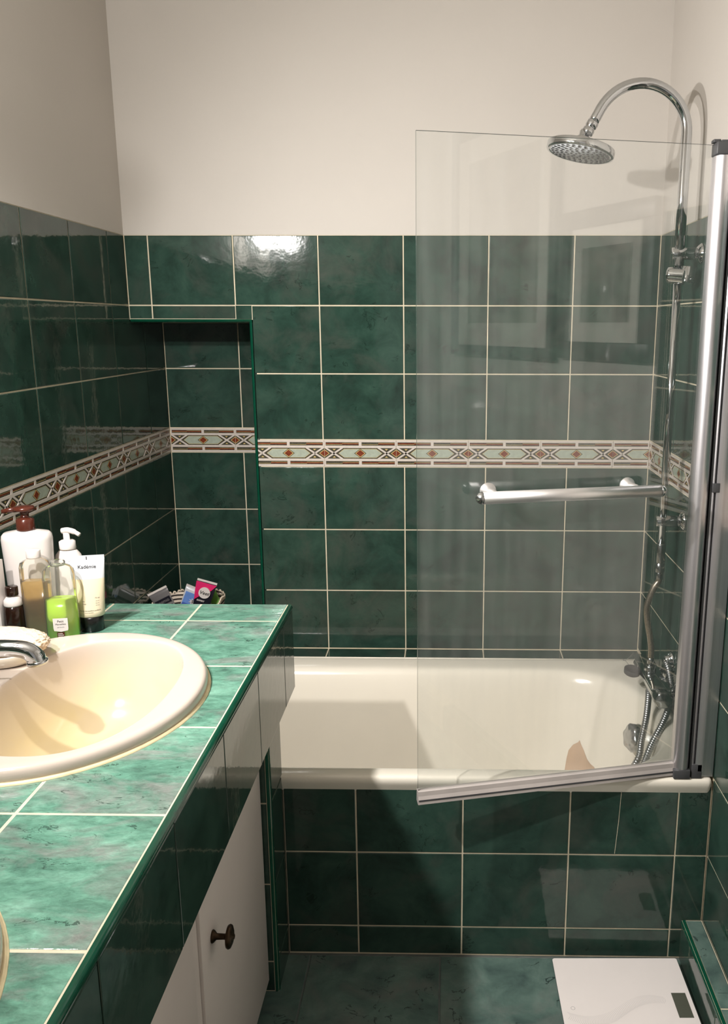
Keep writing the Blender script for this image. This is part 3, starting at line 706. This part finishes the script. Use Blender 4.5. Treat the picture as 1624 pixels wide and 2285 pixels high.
# white pump bottle
r = empty('soap_dispenser', (.150, -.880, ZC), 'white rounded pump bottle behind the lime bottle', 'bottle', rot=(0, 0, math.radians(-4)))
MB().rings(oval([(.028, .020, 0), (.031, .022, .004), (.0325, .023, .05), (.0325, .023, .11), (.031, .022, .128), (.026, .019, .143), (.018, .016, .152), (.0125, .0125, .1555)], e=2.2), 0, True, True, True).build('body', 'pl_white', r, world=False)
MB().lathe([(.0165, .1555), (.0168, .157), (.0165, .1715), (.0125, .174), (.0065, .175), (.0065, .190), (.001, .1905)], 28).build('collar', 'pl_white', r, world=False)
MB().tube(spline([(-.009, 0, .1935), (.004, 0, .1955), (.018, -.001, .1925), (.030, -.002, .1865)], 5), [.0062] * 6 + [.0058] * 5 + [.0045] * 5, 12).build('nozzle', 'pl_white', r, world=False)
# lime bottle
r = empty('lime_bottle', (.178, -.993, ZC), 'clear bottle of lime green gel beside the cream tube', 'bottle', rot=(0, 0, math.radians(12)))
MB().rings(oval([(.027, .018, .001), (.030, .020, .004), (.0305, .0205, .05), (.0285, .019, .082)], e=2.6), 0, True, True, True).build('gel', 'lime', r, world=False)
MB().rings(oval([(.0285, .019, 0), (.0315, .0215, .003), (.032, .022, .05), (.030, .0205, .09), (.031, .0215, .125), (.029, .020, .142), (.022, .017, .1495), (.014, .013, .152)], e=2.6), 0, True, True, True).build('shell', 'clear', r, world=False)
MB().lathe([(.0145, .1515), (.0147, .158), (.013, .160), (.001, .1602)], 24).build('cap', 'clear', r, world=False)
lab = MB(); lab.add([(-.013, -.0226, .021), (.013, -.0226, .021), (.014, -.0226, .026), (.014, -.0226, .047), (-.014, -.0226, .047), (-.014, -.0226, .026), (0, -.0226, .0185)], [(0, 6, 1, 2, 3, 4, 5)])
l = lab.build('label', 'pl_white', r, world=False)
FM = lambda x, y, z: frame_mat((x, y, z), (1, 0, 0), (0, 0, 1))
text('Petit', .0065, FM(0, -.0229, .0405), 'print', l); text('Marseillais', .0048, FM(0, -.0229, .0345), 'print', l); text('gel douche', .0030, FM(0, -.0229, .0285), 'greyprint', l)
l = MB().add([(-.008, -.0226, .002), (.006, -.0226, .002), (.006, -.0226, .0175), (-.008, -.0226, .0175)], [(0, 1, 2, 3)]).build('label', 'pl_brown', r, world=False)
for k in range(4): MB().box(-.0065, .0045 - .002 * (k % 2), -.0230, -.02265, .0045 + k * .0032, .0055 + k * .0032).build('print_line', 'pl_white', l, world=False)
# cream tube standing on its cap
def squeeze(r, w0, d0, w1, z0, z1, mats, seam=.010, split=None):
    """tube body: elliptical w0 x d0 at z0 flattening to width w1 at z1; mats = (body, upper, seam)"""
    P = []; n = 12
    for k in range(n + 1):
        t = k / n; P.append((w0 + (w1 - w0) * t, d0 * (1 - t) ** .8 * (1 if t < 1 else 0) + .0011, z0 + (z1 - z0) * t))
    o = MB().rings(oval([(w0 * .9, d0 * .9, z0 - .002)] + P, e=2.0), 0, True, True, True).build('body', mats[0], r, world=False)
    MB().box(-w1, w1, -.0011, .0011, z1 - .0005, z1 + seam).build('seam', mats[2], r, world=False)
    return o, P
def tube_y(P, z):
    for a, b in zip(P, P[1:]):
        if a[2] <= z <= b[2]:
            t = (z - a[2]) / (b[2] - a[2]); return a[1] + t * (b[1] - a[1])
    return P[-1][1]
r = empty('face_cream_tube', (.2175, -.948, ZC), 'cream coloured tube standing on its black cap', 'tube', rot=(0, 0, math.radians(14)))
MB().lathe([(.0222, 0), (.0232, .001), (.0236, .030), (.0225, .0318), (.001, .032)], 32).build('cap', 'black', r, world=False)
o, P = squeeze(r, .0265, .0205, .0345, .033, .150, ('cream', 'palegrey', 'palegrey'), .009)
# upper half of the tube is printed in a pale bluish white
o.data.materials.append(M['palegrey'])
for p in o.data.polygons:
    if p.center.z > .112: p.material_index = 1
def wrap(o, P, off=.0005):
    for v in o.data.vertices:
        x, _, z = v.co; wd = next((a[0] + (b[0] - a[0]) * (z - a[2]) / (b[2] - a[2]) for a, b in zip(P, P[1:]) if a[2] <= z <= b[2]), P[-1][0])
        v.co.y = -tube_y(P, z) * math.sqrt(max(0.0, 1 - (x / wd) ** 2)) - off
def wtext(s_, size, x, z, mat, **k): wrap(text(s_, size, FM(x, 0, z), mat, o, **k), P)
wtext('Kadémie', .0100, 0, .136, 'print', bold=.0001)
wtext('soin', .0032, -.011, .066, 'greyprint'); wtext('visage', .0032, -.009, .061, 'greyprint'); wtext('75 ml', .0038, .016, .072, 'greyprint')
for k in range(3): wtext('net wt', .0026, .016, .066 - .0045 * k, 'greyprint')
wtext('Baume démaquillant purifiant', .0034, .001, .0465, 'print'); wtext('cleansing balm', .0030, -.001, .0425, 'greyprint')
MB().box(-.0008, .0008, -.0014, -.0010, .150, .157).build('print_mark', 'print', r, world=False)
# clear bottle of olive liquid
r = empty('amber_bottle', (.126, -.982, ZC), 'flat clear bottle of olive amber liquid', 'bottle', rot=(0, 0, math.radians(6)))
MB().rings(oval([(.024, .014, .002), (.0255, .0155, .005), (.0255, .0155, .115)], e=5), 0, True, True, True).build('liquid', 'olive', r, world=False)
MB().rings(oval([(.0255, .0155, 0), (.0275, .0175, .003), (.0275, .0175, .145), (.025, .016, .155), (.0125, .0125, .160), (.0115, .0115, .164)], e=5), 0, True, True, True).build('shell', 'clear', r, world=False)
MB().lathe([(.0135, .1635), (.0138, .165), (.0138, .178), (.013, .1795), (.001, .180)], 24).build('cap', 'pl_white', r, world=False)
# small dark bottle
r = empty('brown_bottle', (.086, -1.004, ZC), 'small dark brown bottle with a pale shoulder', 'bottle')
MB().lathe([(.0165, 0), (.018, .002), (.018, .062), (.016, .072)], 28).build('body', 'darkbrown', r, world=False)
MB().lathe([(.0168, .0705), (.0175, .073), (.0168, .082), (.012, .088), (.0095, .090), (.0092, .0915)], 28).build('shoulder', 'pl_white', r, world=False)
MB().lathe([(.0115, .0912), (.012, .0925), (.012, .108), (.0112, .1095), (.001, .110)], 24).build('cap', 'darkbrown', r, world=False)
# white carton at the edge of the frame
r = empty('medicine_carton', (.050, -1.005, ZC), 'tall white printed carton at the left edge of the frame', 'carton', rot=(0, 0, math.radians(-6)))
bo = MB().box(-.018, .018, -.013, .013, 0, .162, bev=.0008).build('box', 'pl_white', r, world=False)
MB().box(-.0178, .0178, -.0128, .0128, .1615, .163).build('flap', 'pl_white', r, world=False)
for k in range(9): MB().box(.010, .0105 + .0008, -.01325, -.0129, .030 + k * .008, .036 + k * .008).build('print_line', 'greyprint', r, world=False)

# ------------------------------------------------------------------ striped basket with tubes in the niche
SILL = .4733
bk = empty('striped_basket', (.120, .012, SILL), 'striped fabric basket standing in the wall niche', 'basket')
def basket_ring(k, z, wob=0.0):
    out = []
    for i in range(72):
        t = 2 * PI * i / 72; e_ = (abs(math.cos(t)) ** 4 + abs(math.sin(t)) ** 4) ** -.25
        out.append((.101 * k * math.cos(t) * e_, .096 * k * math.sin(t) * e_, z + wob * (math.sin(7 * t + 1) + .6 * math.sin(16 * t))))
    return out
MB().rings([basket_ring(.88, 0), basket_ring(.91, .003), basket_ring(.95, .05), basket_ring(.99, .11), basket_ring(1.02, .153, .004), basket_ring(1.0, .156, .004), basket_ring(.97, .143, .003), basket_ring(.93, .06), basket_ring(.89, .004)], 0, True, True, True).build('body', 'stripes', bk, world=False)
def lace(t0, t1, n=26):
    pts = []
    for i in range(n + 1):
        t = t0 + (t1 - t0) * i / n; e_ = (abs(math.cos(t)) ** 4 + abs(math.sin(t)) ** 4) ** -.25
        pts.append((.103 * math.cos(t) * e_, .098 * math.sin(t) * e_, .156 + .004 * math.sin(7 * t + 1) + .0055 * math.sin(i * 2.1)))
    return spline(pts, 3)
for k in range(6): MB().tube(lace(k * PI / 3, (k + 1) * PI / 3), .0028, 6).build('frilled_edge', 'cotton', bk, world=False)
def basket_tube(name, label, loc, rot, w0, w1, L, mats, d0=.014):
    r = empty(name, loc, label, 'tube', rot=tuple(math.radians(a) for a in rot))
    MB().lathe([(.010, 0), (.0105, .001), (.0105, .018), (.009, .020)], 20).build('cap', mats[2], r, world=False)
    o, P = squeeze(r, w0, d0, w1, .021, L, mats, .006); return r, o, P
def patch(P, r, pts, mat, off, name='printed_field', nx=1):
    """print laid on the front of a tube: polygon given in (x, z), following its surface"""
    return MB().add([(x, -tube_y(P, z) * math.sqrt(max(.05, 1 - (x / .040) ** 2)) - off, z) for x, z in pts], [tuple(range(len(pts)))]).build(name, mat, r, world=False)
# magenta and black tube
r, o, P = basket_tube('hair_removal_tube', 'magenta and black cosmetic tube leaning in the basket', (.128, .0, .509), (0, 17, 3), .020, .0320, .192, ('navy', 'pink', 'pl_white'))
patch(P, r, [(-.030, .156), (-.0275, .140), (-.008, .150), (.020, .170), (.033, .190), (-.033, .190)], 'pink', .0028)
patch(P, r, [(-.0285, .158), (-.0262, .128), (-.006, .150), (-.010, .165)], 'pink', .0026)
cpts = [(0.001 + .0185 * math.cos(2 * PI * k / 28), .158 + .0185 * math.sin(2 * PI * k / 28)) for k in range(28)]
c_ = MB().add([(x, -.0096, z) for x, z in cpts] + [(x, -.0040, z) for x, z in cpts], [tuple(range(28))] + [(k, (k + 1) % 28, 28 + (k + 1) % 28, 28 + k) for k in range(28)]).build('round_label', 'pl_white', r, world=False)
text('Veet', .0165, FM(0.001, -.0098, .1575), 'print', c_, shear=.25, bold=.0003)
text('EXPERT', .0072, FM(-.004, -.0125, .131), 'pl_white', o, bold=.0002)
# blue sachet tube
r, o, P = basket_tube('blue_tube', 'white and blue tube behind the magenta tube', (.058, .060, .500), (0, 24, 4), .020, .031, .166, ('palegrey', 'palegrey', 'pl_white'))
patch(P, r, [(-.022, .062), (.022, .062), (.024, .150), (-.024, .150)], 'blue', .0022); patch(P, r, [(-.0215, .062), (.0215, .062), (.022, .112), (-.022, .112)], 'blue2', .0030)
st = MB(); k8 = [(.008 + (.014 if k % 2 else .006) * math.cos(2 * PI * k / 16), .124 + (.014 if k % 2 else .006) * math.sin(2 * PI * k / 16)) for k in range(16)]
st.add([(x, -.0095, z) for x, z in k8], [tuple(range(16))]); st.build('printed_star', 'pl_white', r, world=False)
text('S', .014, FM(.008, -.0098, .124), 'print', o, bold=.0004)
# silver tube
r, o, P = basket_tube('silver_tube', 'silver grey tube leaning at the left of the basket', (.119, -.058, .535), (0, -27, 2), .020, .0335, .164, ('silver', 'silver', 'pl_white'))
patch(P, r, [(-.023, .119), (.0275, .119), (.0282, .138), (-.0240, .138)], 'navy', .0030)
patch(P, r, [(-.010, .062), (.0240, .062), (.0258, .111), (.004, .111)], 'navy', .0030)
text('cosmo', .0150, FM(.0015, -tube_y(P, .119) - .0034, .1285), 'silver', o, sx=1.1, bold=.0003)
# green sachet
r, o, P = basket_tube('green_sachet', 'green sachet at the right end of the basket', (.222, .050, .540), (0, -24, 0), .016, .024, .136, ('leafgreen', 'leafgreen', 'pl_white'), d0=.008)
patch(P, r, [(-.020, .070), (-.006, .070), (-.014, .108), (-.021, .108)], 'palegrey', .0022)

# ------------------------------------------------------------------ shower screen
HX, HY, EX_, EY_ = 1.478, -.81, .893, -.948
gd = Vector((EX_ - HX, EY_ - HY, 0)); GL = gd.length; gd.normalize(); gn = Vector((-gd.y, gd.x, 0))     # gn faces the camera
if gn.y > 0: gn = -gn
scr = empty('shower_screen', (HX, HY, TZ), 'hinged glass shower screen standing on the bath rim', 'shower screen')
Z0, Z1 = .500, 1.843
def gp(s, off, z): p = Vector((HX, HY, z)) + gd * s + gn * off; return tuple(p)
T2 = .0025; g = MB()
vs = [gp(s, o_, z) for z in (Z0, Z1) for o_ in (-T2, T2) for s in (0, GL)]
g.add(vs, [(0, 1, 5, 4), (2, 6, 7, 3)], 0); g.add(vs, [(0, 2, 3, 1), (4, 5, 7, 6), (0, 4, 6, 2), (1, 3, 7, 5)], 1)
g.build('glass_pane', ['glass', 'glassedge'], scr)
# sealing strip below the glass
sec = [(-.008, .012), (-.008, .016), (.008, .016), (.009, .006), (.012, -.002), (.0125, -.012), (.006, -.0145), (-.010, -.012)]
R = [[gp(s, o_, Z0 + z_) for o_, z_ in sec] for s in (.0, GL + .001)]
MB().rings(R, 0, True, True, True, False).build('sealing_strip', 'strip', scr)
flat_strip([gp(0.0, .0128, Z0 - .003), gp(GL, .0128, Z0 - .003)], .004, gn).build('strip_groove', 'grey', scr)
# pivot profile: rounded aluminium extrusion
def extr(sec, z0, z1, name, mat, smooth=True):
    o = MB().rings([[(x, y, z) for x, y in sec] for z in (z0, z1)], 0, True, True, True, True).build(name, mat, scr); return sharpen(o, 35)
pv = [(1.512, -.795)] + [(1.494 + .018 * math.cos(t), -.812 - .019 * math.sin(t)) for t in [PI * k / 14 for k in range(15)]] + [(1.476, -.795)]
extr(pv, TZ + .022, 1.822, 'pivot_profile', 'alu')
extr([(1.5125, -.800), (1.5125, -.8245), (1.5155, -.8245), (1.5155, -.800)], TZ + .018, 1.80, 'hinge_gasket', 'rubber')
extr([(1.5157, -.800), (1.5157, -.8235), (1.5190, -.8265), (1.5215, -.8235), (1.5215, -.800)], TZ + .018, 1.80, 'hinge_lip', 'alu')
extr([(1.5217, -.800), (1.5217, -.8215), (1.5240, -.8215), (1.5240, -.800)], TZ + .018, 1.80, 'hinge_gasket', 'rubber')
extr([(1.5242, -.79), (1.5242, -.8265), (1.5300, -.8285), (1.5405, -.8285), (1.5412, -.8265), (1.5412, -.79)], TZ + .018, 1.80, 'wall_profile', 'alu')
extr([(1.5414, -.79), (1.5414, -.8225), (1.5668, -.8225), (1.5668, -.79)], TZ + .002, 1.84, 'wall_channel', 'alu')
MB().box(1.474, 1.5135, -.834, -.795, 1.8225, 1.846, bev=.002).box(1.470, 1.484, -.822, -.803, 1.846, 1.852, bev=.001).box(1.484, 1.532, -.828, -.8, 1.8462, 1.850, bev=.001).build('top_cap', 'grey', scr)
MB().box(1.514, 1.540, -.829, -.797, 1.800, 1.838, bev=.002).build('top_cap', 'grey', scr)
MB().box(1.475, 1.5125, -.832, -.795, TZ + .0005, TZ + .0215, bev=.001).build('bottom_cap', 'grey', scr)
MB().box(1.5165, 1.5395, -.8285, -.800, TZ + .0005, TZ + .035, bev=.0008).build('bottom_cap', 'grey', scr)
MB().box(1.5150, 1.5310, -.8305, -.826, 1.152, 1.172, bev=.001).build('clip', 'grey', scr)
# towel bar on the outside of the glass
def s_of(x): return (HX - x) / -gd.x
sL, sR = s_of(1.010), s_of(1.378); zb = 1.1665; ob_ = .055
tbar = MB().tube([gp(sR, ob_, zb), gp(sL, ob_, zb)], .0125, 24).build('towel_bar', 'alubar', scr)
def dome(s0, sg, name):
    R = [[tuple(Vector(gp(s0 + sg * .0135 * math.sin(t), ob_, zb)) + .0130 * max(math.cos(t), .02) * (math.cos(a) * gn + math.sin(a) * Vector((0, 0, 1)))) for a in [2 * PI * i / 24 for i in range(24)]] for t in [PI / 2 * k / 6 for k in range(7)]]
    MB().rings(R, 0, True, True, True).build(name, 'dullchrome', tbar)
    tbar.children[-1].location = (0, 0, 0)
# children of the bar: vertices are relative to the screen root, so build with the root offset
def bar_child(mb, name, mat):
    off = scr.location; mb.v = [p - off for p in mb.v]; return mb.build(name, mat, tbar, world=False)
for s0, sg in ((sL, 1), (sR, -1)):
    R = [[tuple(Vector(gp(s0 + sg * .0135 * math.sin(t), ob_, zb)) + .0130 * max(math.cos(t), .02) * (math.cos(a) * gn + math.sin(a) * Vector((0, 0, 1)))) for a in [2 * PI * i / 24 for i in range(24)]] for t in [PI / 2 * k / 6 for k in range(7)]]
    bar_child(MB().rings(R, 0, True, True, True), 'end_cap', 'dullchrome')
for xx in (1.035, 1.330):
    s0 = s_of(xx)
    bar_child(MB().lathe([(.017, 0), (.017, .003), (.012, .010), (.0095, .022), (.0095, .050)], 24, mat=axis_mat(gp(s0, T2, zb + .004), gn)), 'standoff', 'alubar')

# ------------------------------------------------------------------ shower column
RX, RY = 1.515, -.43
sh = empty('shower_column', (RX, RY, .87), 'chrome shower riser with curved arm and round rain head', 'shower')
MB().tube([(RX, RY, .885), (RX, RY, 1.66)], .0100, 20).build('riser', 'chrome', sh)
arc = [(RX, RY, 1.64), (RX, RY, 1.80), (RX, RY, 1.90)] + [(1.405 + .11 * math.cos(t), RY, 1.940 + .11 * math.sin(t)) for t in [math.radians(150) * k / 24 for k in range(25)]] + [(1.2985, RY, 1.9745), (1.2935, RY, 1.966)]
MB().tube(arc, .0125, 24).build('curved_arm', 'chrome', sh)
dirn = Vector((-.5, 0, -.866))
MB().lathe([(.0135, 0), (.0140, .001), (.0140, .013), (.0125, .0145), (.0125, .018), (.0142, .019), (.0142, .030), (.011, .032)], 24, mat=axis_mat((1.2940, RY, 1.9665), dirn)).build('arm_nut', 'chrome', sh)
hn = Vector((-.20, -.06, -1)).normalized(); hc = Vector((1.268, RY, 1.914))
hm = axis_mat(hc, hn, up=(1, 0, 0))
MB().lathe([(.009, -.036), (.0115, -.032), (.0115, -.024), (.013, -.021), (.018, -.018), (.019, -.015), (.019, -.006), (.021, -.003), (.021, .001)], 24, mat=hm).build('head_joint', 'chrome', sh)
hd = MB().lathe([(.020, -.001), (.074, .0005), (.0795, .0015), (.0815, .0035), (.0815, .0165), (.0800, .0190), (.074, .0195), (.072, .0185), (.001, .0185)], 48, mat=hm).build('rain_head', 'chrome', sh)
fp = MB().lathe([(.0715, .0186), (.0715, .0192), (.001, .0192)], 40, mat=hm); off = sh.location; fp.v = [p - off for p in fp.v]; fp.build('spray_face', 'palegrey', hd, world=False)
nzm = MB()
for rr_, cnt in ((.009, 4), (.021, 9), (.033, 14), (.045, 19), (.057, 24), (.067, 30)):
    for k in range(cnt):
        a = 2 * PI * k / cnt + rr_ * 40; p = hm @ Vector((rr_ * math.cos(a), rr_ * math.sin(a), .0190))
        nzm.lathe([(.0033, 0), (.0028, .0015), (.001, .0018)], 8, mat=axis_mat(p, hn, up=(1, 0, 0)))
nzm.v = [p - off for p in nzm.v]; tag(nzm.build('spray_nozzles', 'rubber', hd, world=False), kind='stuff')
for zb_ in (1.668, 1.000):
    br = MB().lathe([(.0135, 0), (.0145, .0015), (.0145, .072)], 24, mat=axis_mat((RX - .018, RY, zb_), (1, 0, 0))).build('wall_bracket', 'chrome', sh)
    x_ = MB().lathe([(.0145, 0), (.019, .004), (.0245, .010), (.025, .0119)], 24, mat=axis_mat((XR - .0125, RY, zb_), (1, 0, 0))); x_.v = [p - off for p in x_.v]; x_.build('rosette', 'chrome', br, world=False)
# hand shower holder sliding on the riser
hm2 = axis_mat((RX - .030, RY - .004, 1.618), (1, -.35, -.10))
sl = MB().lathe([(.012, 0), (.018, .003), (.0195, .010), (.0195, .034), (.0205, .040), (.0205, .045), (.018, .046)], 28, mat=hm2).build('slider', 'chrome', sh)
p0 = Vector((RX + .012, RY - .026, 1.617))
cup = MB(); cm = axis_mat((RX + .016, RY - .020, 1.600), (.10, 0, 1))
Rr = [[tuple(cm @ Vector((r_ * math.cos(t), r_ * math.sin(t), z))) for t in [math.radians(-140 + 280 * k / 20) for k in range(21)]] for r_, z in ((.0165, 0), (.019, .036), (.0165, .036), (.0145, 0))]
cup.rings(Rr + [Rr[0]], 0, False); cup.v = [p - off for p in cup.v]; cup.build('hand_shower_clip', 'chrome', sl, world=False)
MB().lathe([(.0118, 0), (.0125, .001), (.0125, .022), (.0105, .024), (.0105, .026), (.012, .028), (.012, .075), (.0105, .078)], 24, mat=Matrix.Translation((RX, RY, .862))).build('riser_coupling', 'dullchrome', sh)
MB().lathe([(.0085, 0), (.0095, .001), (.0095, .022), (.0080, .023)], 6, mat=Matrix.Translation((RX, RY, .842))).build('coupling_nut', 'dullchrome', sh)
# ------------------------------------------------------------------ bath mixer
mx = empty('bath_mixer', (1.512, -.43, .575), 'chrome bar mixer tap on the wall above the bath', 'tap')
MZ = .554
MB().lathe([(.001, 0), (.018, 0), (.0205, .003), (.0205, .172), (.018, .175), (.001, .175)], 32, mat=axis_mat((1.512, -.345, MZ), (0, -1, 0))).build('body', 'chrome', mx)
for y0, d_ in ((-.522, -1), (-.343, 1)):
    am = axis_mat((1.512, y0, MZ), (0, d_, 0)); n6 = 48
    MB().rings([lobed(.0195, 0, 0), lobed(.0225, .002, 0), lobed(.0225, .012, .01), lobed(.0235, .016, .04), lobed(.0225, .040, .05), lobed(.018, .044, .03), lobed(.001, .0445, 0)], 0, True, True, True, True, am).build('handle', 'dullchrome', mx)
MB().box(1.485, 1.536, -.545, -.300, .5755, .5795, bev=.0012).build('top_plate', 'chrome', mx)
for y0 in (-.505, -.365):
    MB().tube([(1.515, y0, MZ), (XR - .014, y0, MZ)], .011, 16).build('wall_union', 'chrome', mx)
    MB().lathe([(.013, 0), (.022, .004), (.024, .0135)], 28, mat=axis_mat((XR - .0142, y0, MZ), (1, 0, 0))).build('rosette', 'chrome', mx)
HN = (1.506, -.430, .5797)
MB().lathe([(.016, 0), (.0165, .001), (.0165, .018), (.014, .020)], 6, mat=Matrix.Translation(HN)).build('hex_nut', 'dullchrome', mx)
MB().lathe([(.0085, .019), (.0095, .020), (.0095, .040), (.008, .041)], 16, mat=Matrix.Translation(HN)).build('hose_ferrule', 'dullchrome', mx)
# braided hose from the mixer up to the riser
bh = MB().tube(spline([(1.506, -.430, .618), (1.504, -.430, .66), (1.490, -.430, .73), (1.488, -.430, .77), (1.502, -.430, .815), (1.514, -.430, .835), (1.515, -.430, .843)], 8), .0082, 14).build('feed_hose', 'braid')
tag(bh, 'braided feed hose curving from mixer up to the riser', 'hose')
# corrugated shower hose looping down into the bath
hp_ = spline([(1.551, -.418, .603), (1.5525, -.445, .590), (1.5535, -.475, .556), (1.540, -.520, .528), (1.5165, -.560, .495), (1.4815, -.600, .455), (1.4585, -.630, .424), (1.430, -.650, .36), (1.395, -.640, .27), (1.375, -.600, .225), (1.385, -.575, .26), (1.415, -.585, .335), (1.4465, -.600, .408), (1.4615, -.565, .444), (1.4815, -.520, .487), (1.4965, -.470, .522), (1.502, -.445, .5320)], 30)
d_acc = [0]
for a, b_ in zip(hp_, hp_[1:]): d_acc.append(d_acc[-1] + (b_ - a).length)
n_r = int(d_acc[-1] / .0016); hq = []; j = 0
for k in range(n_r + 1):
    s_ = d_acc[-1] * k / n_r
    while j < len(d_acc) - 2 and d_acc[j + 1] < s_: j += 1
    t_ = (s_ - d_acc[j]) / max(1e-9, d_acc[j + 1] - d_acc[j]); hq.append(hp_[j].lerp(hp_[j + 1], t_))
ho = empty('shower_hose', (1.552, -.395, .605), 'corrugated metal shower hose hanging down into the bath', 'hose')
MB().tube(hq, [.0092 if (k % 4) in (0, 1) else .0077 for k in range(len(hq))], 10).build('hose', 'hose', ho)
MB().lathe([(.024, 0), (.024, .004), (.018, .010), (.0155, .014), (.0155, .020), (.011, .024)], 24, mat=axis_mat((XR - .001, -.413, .607), (-1, -.15, -.1))).build('wall_elbow', 'chrome', ho)
# plug on its bead chain
pl = empty('bath_plug', (1.478, -.335, .553), 'dark rubber bath plug hanging by a bead chain', 'plug')
MB().lathe([(.020, 0), (.0225, .002), (.0235, .014), (.021, .016), (.019, .013), (.001, .0125)], 28, mat=axis_mat((1.476, -.345, .538), (.1, -.2, 1))).build('stopper', 'rubber', pl)
ch = MB()
for k in range(40):
    t = k / 39
    p = Vector((1.474, -.338, .553)).lerp(Vector((1.4845, -.318, .590)), t) + Vector((-.026 * math.sin(PI * t), 0, .010 * math.sin(2 * PI * t)))
    ch.lathe([(.0003, -.0012), (.0012, 0), (.0003, .0012)], 6, mat=Matrix.Translation(p))
ch.build('bead_chain', 'chrome', pl)

# ------------------------------------------------------------------ bathroom scale
sc_ = empty('bathroom_scale', (1.360, -.995, 0), 'white glass bathroom scale on the floor by the bath', 'scale', rot=(0, 0, math.radians(1.0)))
def rr2(w_, d_, r_, z): return [(x, y, z) for x, y, _ in rrect(-w_, w_, -d_, d_, (r_,) * 4, 0, 5, 2)]
SW, SD = .1485, .140
MB().rings([rr2(SW - .010, SD - .010, .012, .006), rr2(SW - .004, SD - .004, .012, .010), rr2(SW - .004, SD - .004, .012, .0175)], 0, True, True, True, False).build('base', 'grey', sc_, world=False)
MB().rings([rr2(SW, SD, .005, .0178), rr2(SW, SD, .005, .0236), rr2(SW - .0012, SD - .0012, .004, .0250)], 0, True, True, True, False).build('glass_top', 'scalewhite', sc_, world=False)
R = [rr2(SW + .0003, SD + .0003, .005, .0185), rr2(SW + .0003, SD + .0003, .005, .0225)]
MB().rings(R, 0, True, False, False, False).build('glass_edge', 'glassedge', sc_, world=False)
for fx_ in (-1, 1):
    for fy_ in (-1, 1): MB().lathe([(.014, 0), (.015, .001), (.015, .0062)], 20, mat=Matrix.Translation((fx_ * .11, fy_ * .10, 0))).build('foot', 'rubber', sc_, world=False)
MB().box(.1055, .1375, -.043, .029, .02505, .02535).build('display', 'lcd', sc_, world=False)
wv = MB()
for k in range(64):                                  # fine printed arcs forming a wave
    t = k / 63; x = -.138 + t * .22; amp = .010 + .006 * math.sin(PI * t); yc = -.030 - .022 * math.sin(2 * PI * t * .85 + .3) + .045 * max(0, t - .45)
    pts = [(x + .006 * math.sin(PI * j / 5), yc + amp * (j / 5 - .5) * 2, .02512) for j in range(6)]
    flat_strip(pts, .0004, (0, 0, 1), wv)
wv.build('wave_print', 'faintprint', sc_, world=False)
lg = [(.0045 * math.cos(2 * PI * k / 20) - .123, .0045 * math.sin(2 * PI * k / 20) - .016, .0252) for k in range(21)]
flat_strip(lg, .0006, (0, 0, 1)).build('round_logo', 'greyprint', sc_, world=False)

# ------------------------------------------------------------------ things seen only by their light or in the glass
lf = empty('mirror_lamp', (.0, -1.71, 1.9), 'wall lamp with two bulbs above the basins, lighting the room', 'lamp')
MB().box(.0005, .022, -2.08, -1.34, 1.885, 1.935, bev=.003).build('back_plate', 'chrome', lf)
for p in LAMPS:
    hd_ = Vector(LAMP_DIR).normalized(); pp = Vector(p)
    MB().tube([(.020, p[1], p[2]), tuple(pp - hd_ * .060)], .006, 12).build('arm', 'chrome', lf)
    MB().lathe([(.008, -.072), (.020, -.066), (.027, -.050), (.030, -.030), (.028, -.030), (.0, -.034)], 28, mat=axis_mat(p, hd_)).build('spot_head', 'chrome', lf)
def picture(y0, y1, z0, z1, fwid, mwid, label):
    r = empty('framed_picture', (XR, (y0 + y1) / 2, z0), label, 'picture')
    x0, x1 = XR - .022, XR - .0012
    f = MB(); f.box(x0, x1, y0, y1, z0, z0 + fwid, bev=.002); f.box(x0, x1, y0, y1, z1 - fwid, z1, bev=.002); f.box(x0, x1, y0, y0 + fwid, z0 + fwid, z1 - fwid, bev=.002); f.box(x0, x1, y1 - fwid, y1, z0 + fwid, z1 - fwid, bev=.002)
    f.build('frame', 'frame', r); MB().box(x1 - .008, x1 - .002, y0 + fwid, y1 - fwid, z0 + fwid, z1 - fwid).build('mat_board', 'matboard', r)
    MB().box(x1 - .0095, x1 - .0082, y0 + fwid + mwid, y1 - fwid - mwid, z0 + fwid + mwid, z1 - fwid - mwid).build('print', 'art', r)
picture(-2.107, -1.480, 1.400, 2.10, .034, .07, 'large dark framed picture mirrored in the glass screen, left one')
picture(-1.462, -1.068, 1.410, 1.787, .045, .05, 'smaller dark framed picture mirrored in the glass screen, right one')
